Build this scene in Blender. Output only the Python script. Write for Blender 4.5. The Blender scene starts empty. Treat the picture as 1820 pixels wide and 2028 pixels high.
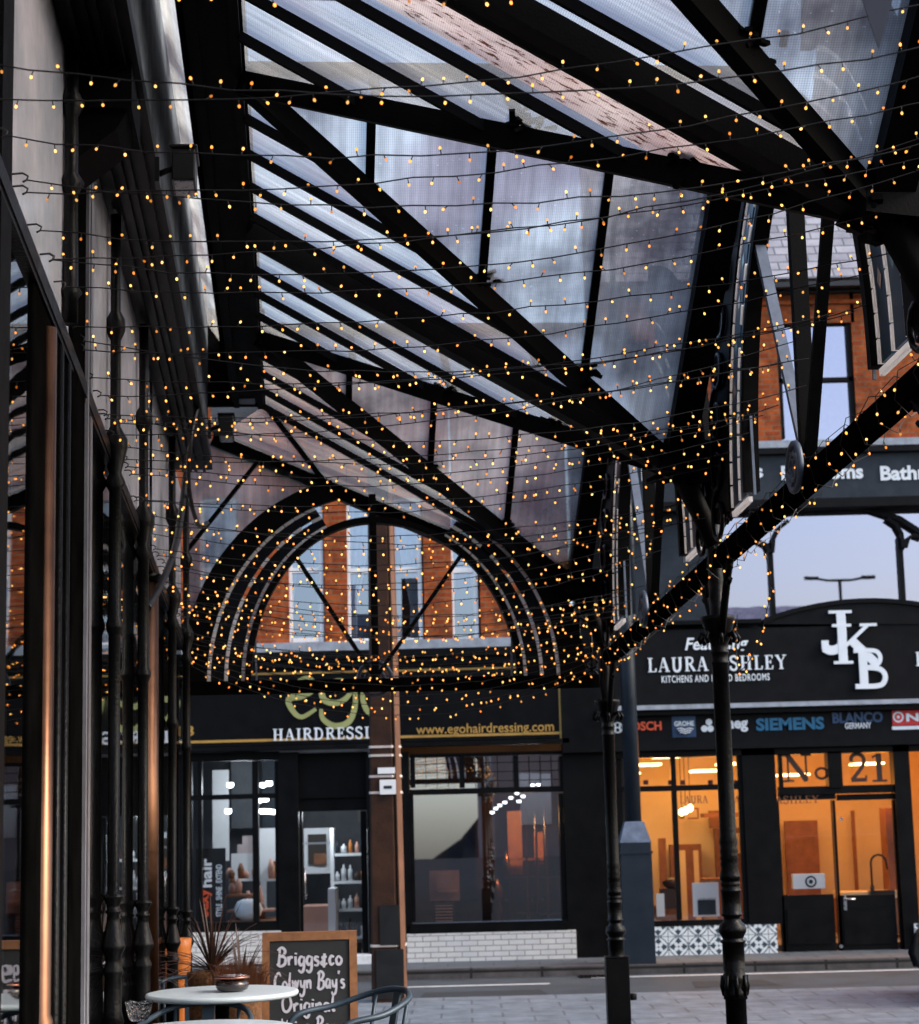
import bpy, math, random
from mathutils import Vector, Matrix
random.seed(7)
sc = bpy.context.scene
COL = sc.collection
RAD = math.radians

# ------------------------------------------------------------------ camera
FPX, ROLL = 1900.0, 0.025
PITCH = math.atan(308 / FPX)
CAM = Vector((0, 0, 1.9))
RM = (Matrix.Rotation(math.pi / 2 + PITCH, 4, 'X') @ Matrix.Rotation(-ROLL, 4, 'Z'))
cd = bpy.data.cameras.new('camera')
cam = bpy.data.objects.new('camera', cd); COL.objects.link(cam)
cam.matrix_world = Matrix.Translation(CAM) @ RM
cd.sensor_fit = 'VERTICAL'; cd.sensor_height = 36; cd.lens = 36 * FPX / 1024
cd.clip_start = .05; cd.clip_end = 3000
cd.dof.use_dof = True; cd.dof.focus_distance = 7.5; cd.dof.aperture_fstop = 6.3
sc.camera = cam

# ------------------------------------------------------------------ world, sun, exposure
SUN_EL, SUN_ROT = RAD(36), RAD(105)
w = bpy.data.worlds.new('World'); sc.world = w; w.use_nodes = True
nt = w.node_tree; bg = nt.nodes['Background']
sky = nt.nodes.new('ShaderNodeTexSky'); sky.sky_type = 'NISHITA'; sky.sun_disc = False
sky.sun_elevation = SUN_EL; sky.sun_rotation = SUN_ROT
sky.air_density = 1.0; sky.dust_density = 3.5; sky.ozone_density = 1.2
nt.links.new(sky.outputs[0], bg.inputs[0]); bg.inputs[1].default_value = 0.15
sl = bpy.data.lights.new('sun', 'SUN'); sl.energy = .5; sl.angle = RAD(18); sl.color = (1, .93, .86)
so = bpy.data.objects.new('sun', sl); COL.objects.link(so)
sd = Vector((math.sin(SUN_ROT) * math.cos(SUN_EL), math.cos(SUN_ROT) * math.cos(SUN_EL), math.sin(SUN_EL)))
so.rotation_euler = sd.to_track_quat('Z', 'Y').to_euler(); so.location = (0, -10, 30)
vs = sc.view_settings
vs.view_transform = 'Standard'; vs.look = 'None'; vs.gamma = 1; vs.exposure = 1.28
sc.cycles.use_denoising = True
sc.cycles.max_bounces = 8; sc.cycles.transparent_max_bounces = 24
sc.cycles.sample_clamp_indirect = 4

# ------------------------------------------------------------------ measuring helpers
SC = 919 / 1820.0
def ray(x, y):
    return RM.to_3x3() @ Vector(((x * SC - 459.5) / FPX, -(y * SC - 512) / FPX, -1.0))
DV = ray(589, 1850); DV = DV / DV.y                 # the canopy runs down the sloping street along this
UV = Vector((1, -DV.x, 0)).normalized()
ZV = Vector((0, 0, 1))
def K(u, d, h): return CAM + UV * u + DV * d + ZV * h
def onY(x, y, Y):
    r = ray(x, y); return CAM + r * (Y / r.y)

# ------------------------------------------------------------------ mesh helpers
class MB:
    def __init__(s): s.v = []; s.f = []; s.m = []; s.uv = {}; s.sm = []
    def face(s, pts, m=0, uv=None, smooth=False):
        b = len(s.v); s.v += [Vector(p) for p in pts]
        if uv: s.uv[len(s.f)] = uv
        s.f.append(tuple(range(b, b + len(pts)))); s.m.append(m); s.sm.append(smooth)
    def grid(s, rings, m=0, closed=True, caps=True, smooth=True):
        b = len(s.v); n = len(rings[0])
        for r in rings: s.v += [Vector(p) for p in r]
        for i in range(len(rings) - 1):
            for j in range(n if closed else n - 1):
                k = (j + 1) % n
                s.f.append((b + i * n + j, b + i * n + k, b + (i + 1) * n + k, b + (i + 1) * n + j)); s.m.append(m); s.sm.append(smooth)
        if caps and closed:
            s.f.append(tuple(b + j for j in reversed(range(n)))); s.m.append(m); s.sm.append(False)
            e = b + (len(rings) - 1) * n
            s.f.append(tuple(e + j for j in range(n))); s.m.append(m); s.sm.append(False)
    def hexa(s, p, m=0):       # p: 4 bottom, 4 top
        b = len(s.v); s.v += [Vector(q) for q in p]
        for q in ((3, 2, 1, 0), (4, 5, 6, 7), (0, 1, 5, 4), (1, 2, 6, 5), (2, 3, 7, 6), (3, 0, 4, 7)):
            s.f.append(tuple(b + i for i in q)); s.m.append(m); s.sm.append(False)
    def box(s, a, c, m=0):
        (x0, y0, z0), (x1, y1, z1) = a, c
        s.hexa([(x0, y0, z0), (x1, y0, z0), (x1, y1, z0), (x0, y1, z0), (x0, y0, z1), (x1, y0, z1), (x1, y1, z1), (x0, y1, z1)], m)
    def kbox(s, u0, u1, d0, d1, h0, h1, m=0):
        s.hexa([K(u0, d0, h0), K(u1, d0, h0), K(u1, d1, h0), K(u0, d1, h0), K(u0, d0, h1), K(u1, d0, h1), K(u1, d1, h1), K(u0, d1, h1)], m)
    def beam(s, p, q, wd, dp, m=0, up=ZV, drop=0.0):
        p = Vector(p); q = Vector(q); t = (q - p).normalized(); sd = t.cross(up).normalized(); n = sd.cross(t).normalized()
        r = []
        for o in (p, q):
            o = o - n * drop
            r.append([o - sd * wd / 2 - n * dp / 2, o + sd * wd / 2 - n * dp / 2, o + sd * wd / 2 + n * dp / 2, o - sd * wd / 2 + n * dp / 2])
        s.grid(r, m, smooth=False)
    def tube(s, pts, r, n=8, m=0, caps=True, smooth=True):
        pts = [Vector(p) for p in pts]; rings = []; prev = None
        for i, p in enumerate(pts):
            t = (pts[min(i + 1, len(pts) - 1)] - pts[max(i - 1, 0)]).normalized()
            a = prev if prev is not None else (Vector((1, 0, 0)) if abs(t.x) < .8 else Vector((0, 1, 0)))
            a = (a - t * a.dot(t)).normalized(); prev = a; b = t.cross(a)
            rr = r[i] if isinstance(r, (list, tuple)) else r
            rings.append([p + (a * math.cos(2 * math.pi * j / n) + b * math.sin(2 * math.pi * j / n)) * rr for j in range(n)])
        s.grid(rings, m, caps=caps, smooth=smooth)
    def lathe(s, base, prof, n=16, m=0, sy=1.0, smooth=True):  # prof [(r,z)]
        base = Vector(base)
        s.grid([[base + Vector((r * math.cos(2 * math.pi * j / n), r * sy * math.sin(2 * math.pi * j / n), z)) for j in range(n)] for r, z in prof], m, smooth=smooth)
    def prism(s, pts, off, m=0):
        off = Vector(off); pts = [Vector(p) for p in pts]; n = len(pts); b = len(s.v)
        s.v += pts + [p + off for p in pts]
        s.f.append(tuple(b + i for i in range(n))); s.f.append(tuple(b + n + i for i in reversed(range(n))))
        s.m += [m, m]; s.sm += [False, False]
        for i in range(n):
            k = (i + 1) % n; s.f.append((b + i, b + n + i, b + n + k, b + k)); s.m.append(m); s.sm.append(False)
    def ribbon(s, pts, wd, ex, ez, th, m=0, taper=False):
        """flat stroke in the plane ex/ez, raised by th"""
        n = ex.cross(ez); P = [Vector(p) for p in pts]; L = []; Rr = []
        for i, p in enumerate(P):
            t = (P[min(i + 1, len(P) - 1)] - P[max(i - 1, 0)])
            if t.length < 1e-9: t = ex
            t.normalize(); sd = n.cross(t)
            ww = wd / 2
            if taper: ww *= .55 + .45 * math.sin(math.pi * min(1, max(0, (i + .7) / (len(P) - .0))))
            L.append(p + sd * ww); Rr.append(p - sd * ww)
        s.grid([[l, r, r + n * th, l + n * th] for l, r in zip(L, Rr)], m, smooth=False)
    def build(s, name, mats, parent=None, kind=None, bevel=0):
        me = bpy.data.meshes.new(name)
        org = wloc(parent) if parent else Vector((0, 0, 0))
        me.from_pydata([v - org for v in s.v], [], s.f)
        if not isinstance(mats, (list, tuple)): mats = [mats]
        for m in mats: me.materials.append(m)
        me.polygons.foreach_set('material_index', s.m); me.polygons.foreach_set('use_smooth', s.sm)
        if s.uv:
            ul = me.uv_layers.new(name='UVMap')
            for fi, uvs in s.uv.items():
                for li, c in zip(me.polygons[fi].loop_indices, uvs): ul.data[li].uv = c
        me.update()
        o = bpy.data.objects.new(name, me); COL.objects.link(o)
        if parent: o.parent = parent
        if kind: o['kind'] = kind
        if bevel:
            b = o.modifiers.new('bevel', 'BEVEL'); b.width = bevel; b.segments = 2; b.limit_method = 'ANGLE'; b.angle_limit = RAD(40)
        return o
def wloc(o):
    v = Vector((0, 0, 0))
    while o: v = v + o.location; o = o.parent
    return v
def tag(o, label=None, cat=None, group=None, kind=None):
    if label: o['label'] = label
    if cat: o['category'] = cat
    if group: o['group'] = group
    if kind: o['kind'] = kind
    return o
def thing(name, loc, label, cat, group=None):
    o = bpy.data.objects.new(name, None); COL.objects.link(o); o.location = loc; o.empty_display_size = .1
    return tag(o, label, cat, group)
def smooth_path(pts, k=6):
    pts = [Vector(p) for p in pts]
    if len(pts) < 3: return pts
    out = []; P = [pts[0]] + pts + [pts[-1]]
    for i in range(1, len(P) - 2):
        for j in range(k):
            t = j / k; a, b, c, d = P[i - 1], P[i], P[i + 1], P[i + 2]
            out.append(.5 * ((2 * b) + (c - a) * t + (2 * a - 5 * b + 4 * c - d) * t * t + (3 * b - a - 3 * c + d) * t ** 3))
    out.append(pts[-1]); return out

# ------------------------------------------------------------------ materials
def newmat(name):
    m = bpy.data.materials.new(name); m.use_nodes = True; t = m.node_tree; t.nodes.clear()
    out = t.nodes.new('ShaderNodeOutputMaterial'); return m, t, out
def N(t, typ, **kw):
    n = t.nodes.new(typ)
    for k, v in kw.items():
        if k in n.inputs: n.inputs[k].default_value = v
        else: setattr(n, k, v)
    return n
def mat(name, col, rough=.5, metal=0., var=.25, scale=6., bump=0., bscale=60., spec=.5, rvar=.15, col2=None, coat=0.):
    m, t, out = newmat(name); L = t.links.new
    b = N(t, 'ShaderNodeBsdfPrincipled', Metallic=metal); b.inputs['Specular IOR Level'].default_value = spec
    if coat: b.inputs['Coat Weight'].default_value = coat; b.inputs['Coat Roughness'].default_value = .12
    tc = N(t, 'ShaderNodeTexCoord'); no = N(t, 'ShaderNodeTexNoise', Scale=scale, Detail=8., Roughness=.65); L(tc.outputs['Object'], no.inputs['Vector'])
    mr = N(t, 'ShaderNodeMapRange'); mr.inputs[1].default_value = .3; mr.inputs[2].default_value = .7; L(no.outputs[0], mr.inputs[0])
    mx = N(t, 'ShaderNodeMix', data_type='RGBA'); L(mr.outputs[0], mx.inputs[0])
    c2 = col2 or tuple(c * (1 - var) for c in col)
    mx.inputs[6].default_value = (*c2, 1); mx.inputs[7].default_value = (*[c * (1 + var * .6) for c in col], 1)
    L(mx.outputs[2], b.inputs['Base Color'])
    r = N(t, 'ShaderNodeMapRange'); r.inputs[3].default_value = max(.03, rough - rvar); r.inputs[4].default_value = min(1, rough + rvar); L(no.outputs[0], r.inputs[0]); L(r.outputs[0], b.inputs['Roughness'])
    if bump:
        n2 = N(t, 'ShaderNodeTexNoise', Scale=bscale, Detail=5.); L(tc.outputs['Object'], n2.inputs['Vector'])
        bp = N(t, 'ShaderNodeBump', Strength=bump, Distance=.01); L(n2.outputs[0], bp.inputs['Height']); L(bp.outputs[0], b.inputs['Normal'])
    L(b.outputs[0], out.inputs[0]); return m
def emit(name, col, st, nee=True):
    m, t, out = newmat(name); e = N(t, 'ShaderNodeEmission', Strength=st); e.inputs[0].default_value = (*col, 1); t.links.new(e.outputs[0], out.inputs[0])
    if not nee: m.cycles.emission_sampling = 'NONE'
    return m
def brickmat(name, c1, c2, mortar, bw=.225, bh=.075, ms=.01, axes='XZ', rough=.8, bump=.4, offset=.5, noise=.35, spec=.3):
    m, t, out = newmat(name); L = t.links.new
    b = N(t, 'ShaderNodeBsdfPrincipled', Roughness=rough); b.inputs['Specular IOR Level'].default_value = spec
    tc = N(t, 'ShaderNodeTexCoord'); sp = N(t, 'ShaderNodeSeparateXYZ'); cb = N(t, 'ShaderNodeCombineXYZ')
    L(tc.outputs['Object'], sp.inputs[0]); L(sp.outputs['XYZ'.index(axes[0])], cb.inputs[0]); L(sp.outputs['XYZ'.index(axes[1])], cb.inputs[1])
    br = N(t, 'ShaderNodeTexBrick', Scale=1.); br.offset = offset
    br.inputs['Brick Width'].default_value = bw; br.inputs['Row Height'].default_value = bh; br.inputs['Mortar Size'].default_value = ms
    br.inputs['Color1'].default_value = (*c1, 1); br.inputs['Color2'].default_value = (*c2, 1); br.inputs['Mortar'].default_value = (*mortar, 1)
    L(cb.outputs[0], br.inputs['Vector'])
    no = N(t, 'ShaderNodeTexNoise', Scale=3.5, Detail=8., Roughness=.7); L(tc.outputs['Object'], no.inputs['Vector'])
    mr = N(t, 'ShaderNodeMapRange'); mr.inputs[1].default_value = .3; mr.inputs[2].default_value = .7; mr.inputs[3].default_value = 1 - noise; mr.inputs[4].default_value = 1 + noise * .5; L(no.outputs[0], mr.inputs[0])
    mx = N(t, 'ShaderNodeMix', data_type='RGBA', blend_type='MULTIPLY'); mx.inputs[0].default_value = 1; L(br.outputs[0], mx.inputs[6]); L(mr.outputs[0], mx.inputs[7])
    L(mx.outputs[2], b.inputs['Base Color'])
    bp = N(t, 'ShaderNodeBump', Strength=bump, Distance=.008, invert=True); L(br.outputs['Fac'], bp.inputs['Height']); L(bp.outputs[0], b.inputs['Normal'])
    L(b.outputs[0], out.inputs[0]); return m
def window_glass(name, refl=.3, tint=(.9, .93, .95), ior=None, rough=.01, wob=.0, gt=(.92, .92, .92)):
    m, t, out = newmat(name); L = t.links.new
    tr = N(t, 'ShaderNodeBsdfTransparent'); tr.inputs[0].default_value = (*tint, 1)
    gl = N(t, 'ShaderNodeBsdfGlossy', Roughness=rough); gl.inputs[0].default_value = (*gt, 1); mx = N(t, 'ShaderNodeMixShader')
    tc = N(t, 'ShaderNodeTexCoord'); no = N(t, 'ShaderNodeTexNoise', Scale=1.3, Detail=2.); L(tc.outputs['Object'], no.inputs['Vector'])
    if wob:
        bp = N(t, 'ShaderNodeBump', Strength=wob, Distance=.02); L(no.outputs[0], bp.inputs['Height']); L(bp.outputs[0], gl.inputs['Normal'])
    if ior:
        fr = N(t, 'ShaderNodeFresnel', IOR=ior); L(fr.outputs[0], mx.inputs[0])
    else:
        mx.inputs[0].default_value = refl
    L(tr.outputs[0], mx.inputs[1]); L(gl.outputs[0], mx.inputs[2]); L(mx.outputs[0], out.inputs[0]); return m
def roof_glass(name, ca, cb, trans=.3, mscale=.9, rust=False, band_pitch=0., glint=False):
    """old wired obscure glass: mottled, lets light through, uv in metres"""
    m, t, out = newmat(name); L = t.links.new
    uv = N(t, 'ShaderNodeUVMap'); tc = N(t, 'ShaderNodeTexCoord'); sp = N(t, 'ShaderNodeSeparateXYZ'); L(uv.outputs[0], sp.inputs[0])
    no = N(t, 'ShaderNodeTexNoise', Scale=mscale, Detail=5., Roughness=.55); L(tc.outputs['Object'], no.inputs['Vector'])
    mr = N(t, 'ShaderNodeMapRange'); mr.inputs[1].default_value = .36; mr.inputs[2].default_value = .64; L(no.outputs[0], mr.inputs[0])
    mx = N(t, 'ShaderNodeMix', data_type='RGBA'); L(mr.outputs[0], mx.inputs[0]); mx.inputs[6].default_value = (*ca, 1); mx.inputs[7].default_value = (*cb, 1)
    nm = N(t, 'ShaderNodeTexNoise', Scale=mscale * .6, Detail=3.); nm.noise_dimensions = '4D'; nm.inputs['W'].default_value = 3.7; L(tc.outputs['Object'], nm.inputs['Vector'])
    mm = N(t, 'ShaderNodeMapRange'); mm.inputs[1].default_value = .55; mm.inputs[2].default_value = .68; mm.inputs[4].default_value = .6; L(nm.outputs[0], mm.inputs[0])
    mv = N(t, 'ShaderNodeMix', data_type='RGBA'); L(mm.outputs[0], mv.inputs[0]); L(mx.outputs[2], mv.inputs[6]); mv.inputs[7].default_value = (.50, .38, .42, 1); mx = mv
    # streaks running down the slope
    mp = N(t, 'ShaderNodeMapping'); mp.inputs['Scale'].default_value = (26, 1.2, 1); L(uv.outputs[0], mp.inputs[0])
    st = N(t, 'ShaderNodeTexNoise', Scale=1., Detail=4.); L(mp.outputs[0], st.inputs['Vector'])
    sr = N(t, 'ShaderNodeMapRange'); sr.inputs[1].default_value = .35; sr.inputs[2].default_value = .7; sr.inputs[3].default_value = .72; sr.inputs[4].default_value = 1.06; L(st.outputs[0], sr.inputs[0])
    m2 = N(t, 'ShaderNodeMix', data_type='RGBA', blend_type='MULTIPLY'); m2.inputs[0].default_value = 1; L(mx.outputs[2], m2.inputs[6]); L(sr.outputs[0], m2.inputs[7])
    # wire mesh inside the glass
    last = m2.outputs[2]
    for k in (0, 1):
        mu = N(t, 'ShaderNodeMath', operation='MULTIPLY'); mu.inputs[1].default_value = 105.; L(sp.outputs[k], mu.inputs[0])
        fr = N(t, 'ShaderNodeMath', operation='FRACT'); L(mu.outputs[0], fr.inputs[0])
        lt = N(t, 'ShaderNodeMath', operation='LESS_THAN'); lt.inputs[1].default_value = .24; L(fr.outputs[0], lt.inputs[0])
        ml = N(t, 'ShaderNodeMath', operation='MULTIPLY'); ml.inputs[1].default_value = .34; L(lt.outputs[0], ml.inputs[0])
        m3 = N(t, 'ShaderNodeMix', data_type='RGBA'); L(ml.outputs[0], m3.inputs[0]); L(last, m3.inputs[6]); m3.inputs[7].default_value = (.12, .13, .15, 1); last = m3.outputs[2]
    if band_pitch:      # soft dark band along one side of each glazing bar
        mu = N(t, 'ShaderNodeMath', operation='MULTIPLY'); mu.inputs[1].default_value = 1 / band_pitch; L(sp.outputs[0], mu.inputs[0])
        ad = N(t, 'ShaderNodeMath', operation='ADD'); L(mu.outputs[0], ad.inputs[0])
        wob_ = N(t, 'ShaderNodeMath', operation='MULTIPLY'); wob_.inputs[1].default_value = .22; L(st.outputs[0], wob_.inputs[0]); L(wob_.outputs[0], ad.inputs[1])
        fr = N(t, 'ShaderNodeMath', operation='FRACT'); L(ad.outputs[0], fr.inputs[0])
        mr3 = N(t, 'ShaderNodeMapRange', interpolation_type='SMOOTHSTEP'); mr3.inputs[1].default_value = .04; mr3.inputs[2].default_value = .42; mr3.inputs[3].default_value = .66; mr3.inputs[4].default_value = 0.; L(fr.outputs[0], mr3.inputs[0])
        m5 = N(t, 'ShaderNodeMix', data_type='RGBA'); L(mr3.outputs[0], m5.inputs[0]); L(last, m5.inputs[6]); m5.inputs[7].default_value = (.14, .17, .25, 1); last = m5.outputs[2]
    if glint:    # white specks painted into the colour as bright glints
        gn = N(t, 'ShaderNodeTexNoise', Scale=55., Detail=3.); L(tc.outputs['Object'], gn.inputs['Vector'])
        g2 = N(t, 'ShaderNodeMapRange'); g2.inputs[1].default_value = .68; g2.inputs[2].default_value = .80; g2.inputs[4].default_value = .7; L(gn.outputs[0], g2.inputs[0])
        m6 = N(t, 'ShaderNodeMix', data_type='RGBA'); L(g2.outputs[0], m6.inputs[0]); L(last, m6.inputs[6]); m6.inputs[7].default_value = (.95, .97, 1, 1); last = m6.outputs[2]
    if rust:
        rn = N(t, 'ShaderNodeTexNoise', Scale=1., Detail=9., Roughness=.75); mp2 = N(t, 'ShaderNodeMapping'); mp2.inputs['Scale'].default_value = (34, 9, 1); L(uv.outputs[0], mp2.inputs[0]); L(mp2.outputs[0], rn.inputs['Vector'])
        rr = N(t, 'ShaderNodeMapRange'); rr.inputs[1].default_value = .53; rr.inputs[2].default_value = .58; L(rn.outputs[0], rr.inputs[0])
        m4 = N(t, 'ShaderNodeMix', data_type='RGBA'); L(rr.outputs[0], m4.inputs[0]); L(last, m4.inputs[6]); m4.inputs[7].default_value = (.09, .025, .012, 1); last = m4.outputs[2]
    fine = N(t, 'ShaderNodeTexNoise', Scale=130., Detail=2.); L(tc.outputs['Object'], fine.inputs['Vector'])
    bp = N(t, 'ShaderNodeBump', Strength=.5, Distance=.004); L(fine.outputs[0], bp.inputs['Height'])
    tl = N(t, 'ShaderNodeBsdfTranslucent'); L(last, tl.inputs[0])
    tp = N(t, 'ShaderNodeBsdfTransparent'); L(last, tp.inputs[0])
    mixa = N(t, 'ShaderNodeMixShader'); mixa.inputs[0].default_value = trans; L(tl.outputs[0], mixa.inputs[1]); L(tp.outputs[0], mixa.inputs[2])
    gl = N(t, 'ShaderNodeBsdfGlossy', Roughness=.22); L(bp.outputs[0], gl.inputs['Normal'])
    fq = N(t, 'ShaderNodeFresnel', IOR=1.4); mixb = N(t, 'ShaderNodeMixShader'); L(fq.outputs[0], mixb.inputs[0]); L(mixa.outputs[0], mixb.inputs[1]); L(gl.outputs[0], mixb.inputs[2])
    L(mixb.outputs[0], out.inputs[0]); return m

def strip_glass():
    m, t, out = newmat('pale_lead_light'); tl = N(t, 'ShaderNodeBsdfTranslucent'); tl.inputs[0].default_value = (.9, .88, .88, 1); df = N(t, 'ShaderNodeBsdfPrincipled', Roughness=.3); df.inputs[0].default_value = (.85, .84, .85, 1)
    mx = N(t, 'ShaderNodeMixShader'); mx.inputs[0].default_value = .5; t.links.new(tl.outputs[0], mx.inputs[1]); t.links.new(df.outputs[0], mx.inputs[2]); t.links.new(mx.outputs[0], out.inputs[0]); return m
M = {}
M['iron'] = mat('iron_paint', (.0026, .0026, .003), .6, 0, .6, 9, .12, 90, spec=.07)
M['iron_flat'] = mat('flat_black_paint', (.004, .0038, .0038), .85, 0, .6, 3, .1, 40, spec=.0)
M['fascia_black'] = mat('black_fascia_paint', (.003, .003, .0034), .38, 0, .3, 2, 0, spec=.14)
M['iron_gloss'] = mat('gloss_iron_paint', (.0025, .0025, .003), .34, 0, .5, 6, .3, 60, spec=.13, coat=.03)
M['iron_blue'] = mat('worn_blue_grey_iron', (.10, .13, .19), .45, 0, .4, 8)
M['wire'] = mat('black_cable', (.008, .008, .009), .5)
M['roof_a'] = roof_glass('wired_roof_glass', (.62, .65, .67), (1.0, .99, .93), .72, 1.3, band_pitch=.437)
M['roof_b'] = roof_glass('dirty_gable_glass', (.20, .19, .21), (1.0, 1.0, .95), .50, 1.5, glint=True)
M['roof_r'] = roof_glass('rusty_strip_glass', (.78, .60, .58), (.92, .80, .78), .2, 1.5, rust=True)
M['white_strip'] = strip_glass()
M['stained'] = mat('stained_blue_glass', (.012, .040, .095), .35, 0, .6, 9, .1, 30, spec=.2, col2=(.015, .045, .055))
M['stained_dark'] = mat('dark_leaded_glass', (.005, .007, .011), .5, 0, .6, 9, .1, 30, spec=.1)
M['stained_o'] = mat('stained_orange_glass', (.55, .24, .10), .2)
M['stained_g'] = mat('stained_green_glass', (.16, .30, .26), .2)
M['shopglass'] = window_glass('cafe_window_glass', ior=1.75, tint=(.75, .78, .8), rough=.015, wob=.06)
M['pane'] = window_glass('shop_pane', .09, wob=.02)
M['pane_dark'] = window_glass('reflective_pane', .45, (.8, .82, .84), wob=.015, gt=(.66, .73, .90))
M['pane_mirror'] = window_glass('tilted_mirror_pane', .72, (.95, .95, .95), wob=.012, gt=(.72, .82, 1.0))
M['pane_sky'] = window_glass('upper_pane', .62, (.6, .64, .7), wob=.015, gt=(.66, .64, .80))
M['black_wall'] = mat('black_painted_wood', (.0028, .0028, .0032), .42, 0, .5, 4, .1, spec=.12)
M['char'] = mat('charcoal_fascia', (.0075, .0078, .009), .5, 0, .35, 5, .05, spec=.08)
M['slate'] = mat('slate_blue_fascia', (.024, .033, .045), .5, 0, .35, 4, spec=.2)
M['lead'] = mat('lead_flashing', (.30, .34, .40), .45, 0, .35, 7, .2)
M['gold'] = mat('gold_paint', (.42, .24, .05), .45, 0, .2)
M['sage'] = mat('sage_gold_lettering', (.30, .32, .12), .45, 0, .15)
M['white'] = mat('white_paint', (.75, .77, .80), .45, 0, .12)
M['letter'] = mat('white_lettering', (.72, .78, .84), .4, 0, .06)
M['brick'] = brickmat('orange_brick', (.42, .085, .012), (.27, .042, .007), (.24, .11, .05), ms=.010, noise=.8)
M['whitebrick'] = brickmat('white_glazed_brick', (.66, .65, .62), (.60, .60, .60), (.30, .27, .25), .21, .072, .007, rough=.35, bump=.5, noise=.12)
M['slates'] = brickmat('roof_slates', (.34, .34, .38), (.24, .24, .28), (.10, .10, .12), .30, .16, .012, rough=.6, noise=.3)
M['render_wall'] = mat('mottled_rendered_wall', (.26, .30, .35), .75, 0, .6, 2.3, .3, 12, col2=(.010, .010, .012))
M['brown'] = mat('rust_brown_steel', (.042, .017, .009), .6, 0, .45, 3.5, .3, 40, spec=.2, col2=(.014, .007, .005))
M['brown_edge'] = mat('pale_brown_steel', (.13, .055, .028), .5, 0, .35, 4, .2, 40)
M['lampblue'] = mat('dark_blue_lamp_paint', (.010, .017, .027), .4, 0, .3, 4, spec=.3)
M['frame_grey'] = mat('pale_grey_frame', (.22, .22, .25), .4, 0, .3, 5)
M['blind'] = mat('pale_streaked_panel', (.74, .70, .76), .16, 0, .2, 2.5, col2=(.50, .54, .62), rvar=.08)
M['copper'] = mat('polished_bronze', (.20, .10, .06), .33, 1., .4, 3)
M['steel'] = mat('brushed_steel', (.55, .55, .56), .28, 1., .1)
M['band'] = mat('pale_strap', (.62, .55, .52), .4, .3, .15)
M['wood'] = mat('varnished_wood_frame', (.30, .13, .05), .45, 0, .4, 14)
M['board'] = mat('chalkboard', (.018, .022, .026), .7, 0, .5, 5)
M['chalk'] = mat('chalk_pen', (.62, .62, .72), .8, 0, .15, 30)
M['table'] = mat('white_table_top', (.62, .72, .78), .35, 0, .08, 4)
M['chairblue'] = mat('blue_grey_chair_paint', (.045, .072, .10), .4, .2, .3, 8)
M['darkbowl'] = mat('dark_glazed_bowl', (.02, .012, .012), .15, 0, .3, 6, coat=.5)
M['lid'] = mat('copper_rim', (.45, .2, .14), .25, 1.)
M['wicker'] = mat('brown_wicker', (.20, .085, .03), .8, 0, .6, 30, .9, 60)
M['leaf'] = mat('dark_bronze_leaves', (.055, .022, .014), .5, 0, .5, 7)
M['grass_o'] = mat('amber_grass', (.15, .045, .012), .8, 0, .6, 9)
M['orange'] = mat('orange_plastic', (.48, .13, .01), .5, 0, .4, 5)
M['asphalt'] = mat('asphalt', (.045, .056, .068), .75, 0, .45, 2, .5, 220)
M['patch'] = mat('newer_asphalt', (.022, .026, .03), .8, 0, .4, 6, .5, 220)
M['kerb'] = brickmat('kerb_stone', (.085, .075, .075), (.065, .06, .06), (.015, .015, .015), .9, 2., .018, 'XZ', .8, .5, 0., .5)
M['line'] = mat('road_line_paint', (.70, .70, .70), .6, 0, .2, 15)
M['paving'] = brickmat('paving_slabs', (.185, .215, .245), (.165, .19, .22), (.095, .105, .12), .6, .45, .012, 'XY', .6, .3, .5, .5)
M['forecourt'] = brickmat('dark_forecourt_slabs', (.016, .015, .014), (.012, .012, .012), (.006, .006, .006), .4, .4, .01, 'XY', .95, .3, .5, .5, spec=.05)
M['farpave'] = brickmat('far_paving', (.11, .125, .14), (.09, .105, .12), (.05, .055, .06), .6, .45, .012, 'XY', .65, .2, .5, .35)
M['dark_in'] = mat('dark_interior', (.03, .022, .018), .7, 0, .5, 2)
M['dark_brown'] = mat('dark_brown_lettering', (.035, .012, .006), .5, 0, .2)
M['dark_red'] = mat('dark_red_glass', (.05, .004, .004), .3, 0, .2)
M['room_grey'] = mat('dim_salon_wall', (.10, .11, .125), .7, 0, .4, 2)
M['pinkpaint'] = mat('pale_pink_paint', (.55, .46, .46), .6, 0, .15, 4)
M['amber_panel'] = mat('amber_panel', (.50, .17, .03), .5, 0, .3, 5)
M['cream'] = mat('cream_plaster', (.76, .58, .34), .7, 0, .1, 2)
M['inwhite'] = mat('white_plaster', (.72, .74, .76), .7, 0, .08, 2)
M['cab_brown'] = mat('brown_cabinet', (.24, .09, .035), .5, 0, .35, 6)
M['pinkwood'] = mat('pink_counter', (.52, .28, .21), .5, 0, .12, 6)
M['curtain'] = mat('net_curtain', (.55, .60, .66), .8, 0, .2, 10)
M['red'] = mat('red_sign', (.62, .02, .02), .4, 0, .06)
M['redtext'] = mat('red_lettering', (.75, .10, .035), .4, 0, .06)
M['bluetext'] = mat('teal_blue_lettering', (.012, .13, .26), .4, 0, .06)
M['navy'] = mat('navy_lettering', (.012, .045, .12), .4, 0, .06)
M['bottle'] = mat('pale_bottles', (.62, .64, .66), .3, 0, .2, 9)
M['blackplastic'] = mat('black_plastic', (.01, .01, .011), .35)
M['carpaint'] = mat('black_car_paint', (.004, .004, .0045), .45, 0, .2, 3, spec=.15)
M['rubber'] = mat('tyre_rubber', (.012, .012, .012), .75)
M['pennant'] = mat('blue_grey_cloth', (.035, .045, .075), .8, 0, .2, 8)
M['hill'] = mat('far_hill', (.012, .014, .016), 1., 0, .4, .02, spec=0.)
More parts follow.
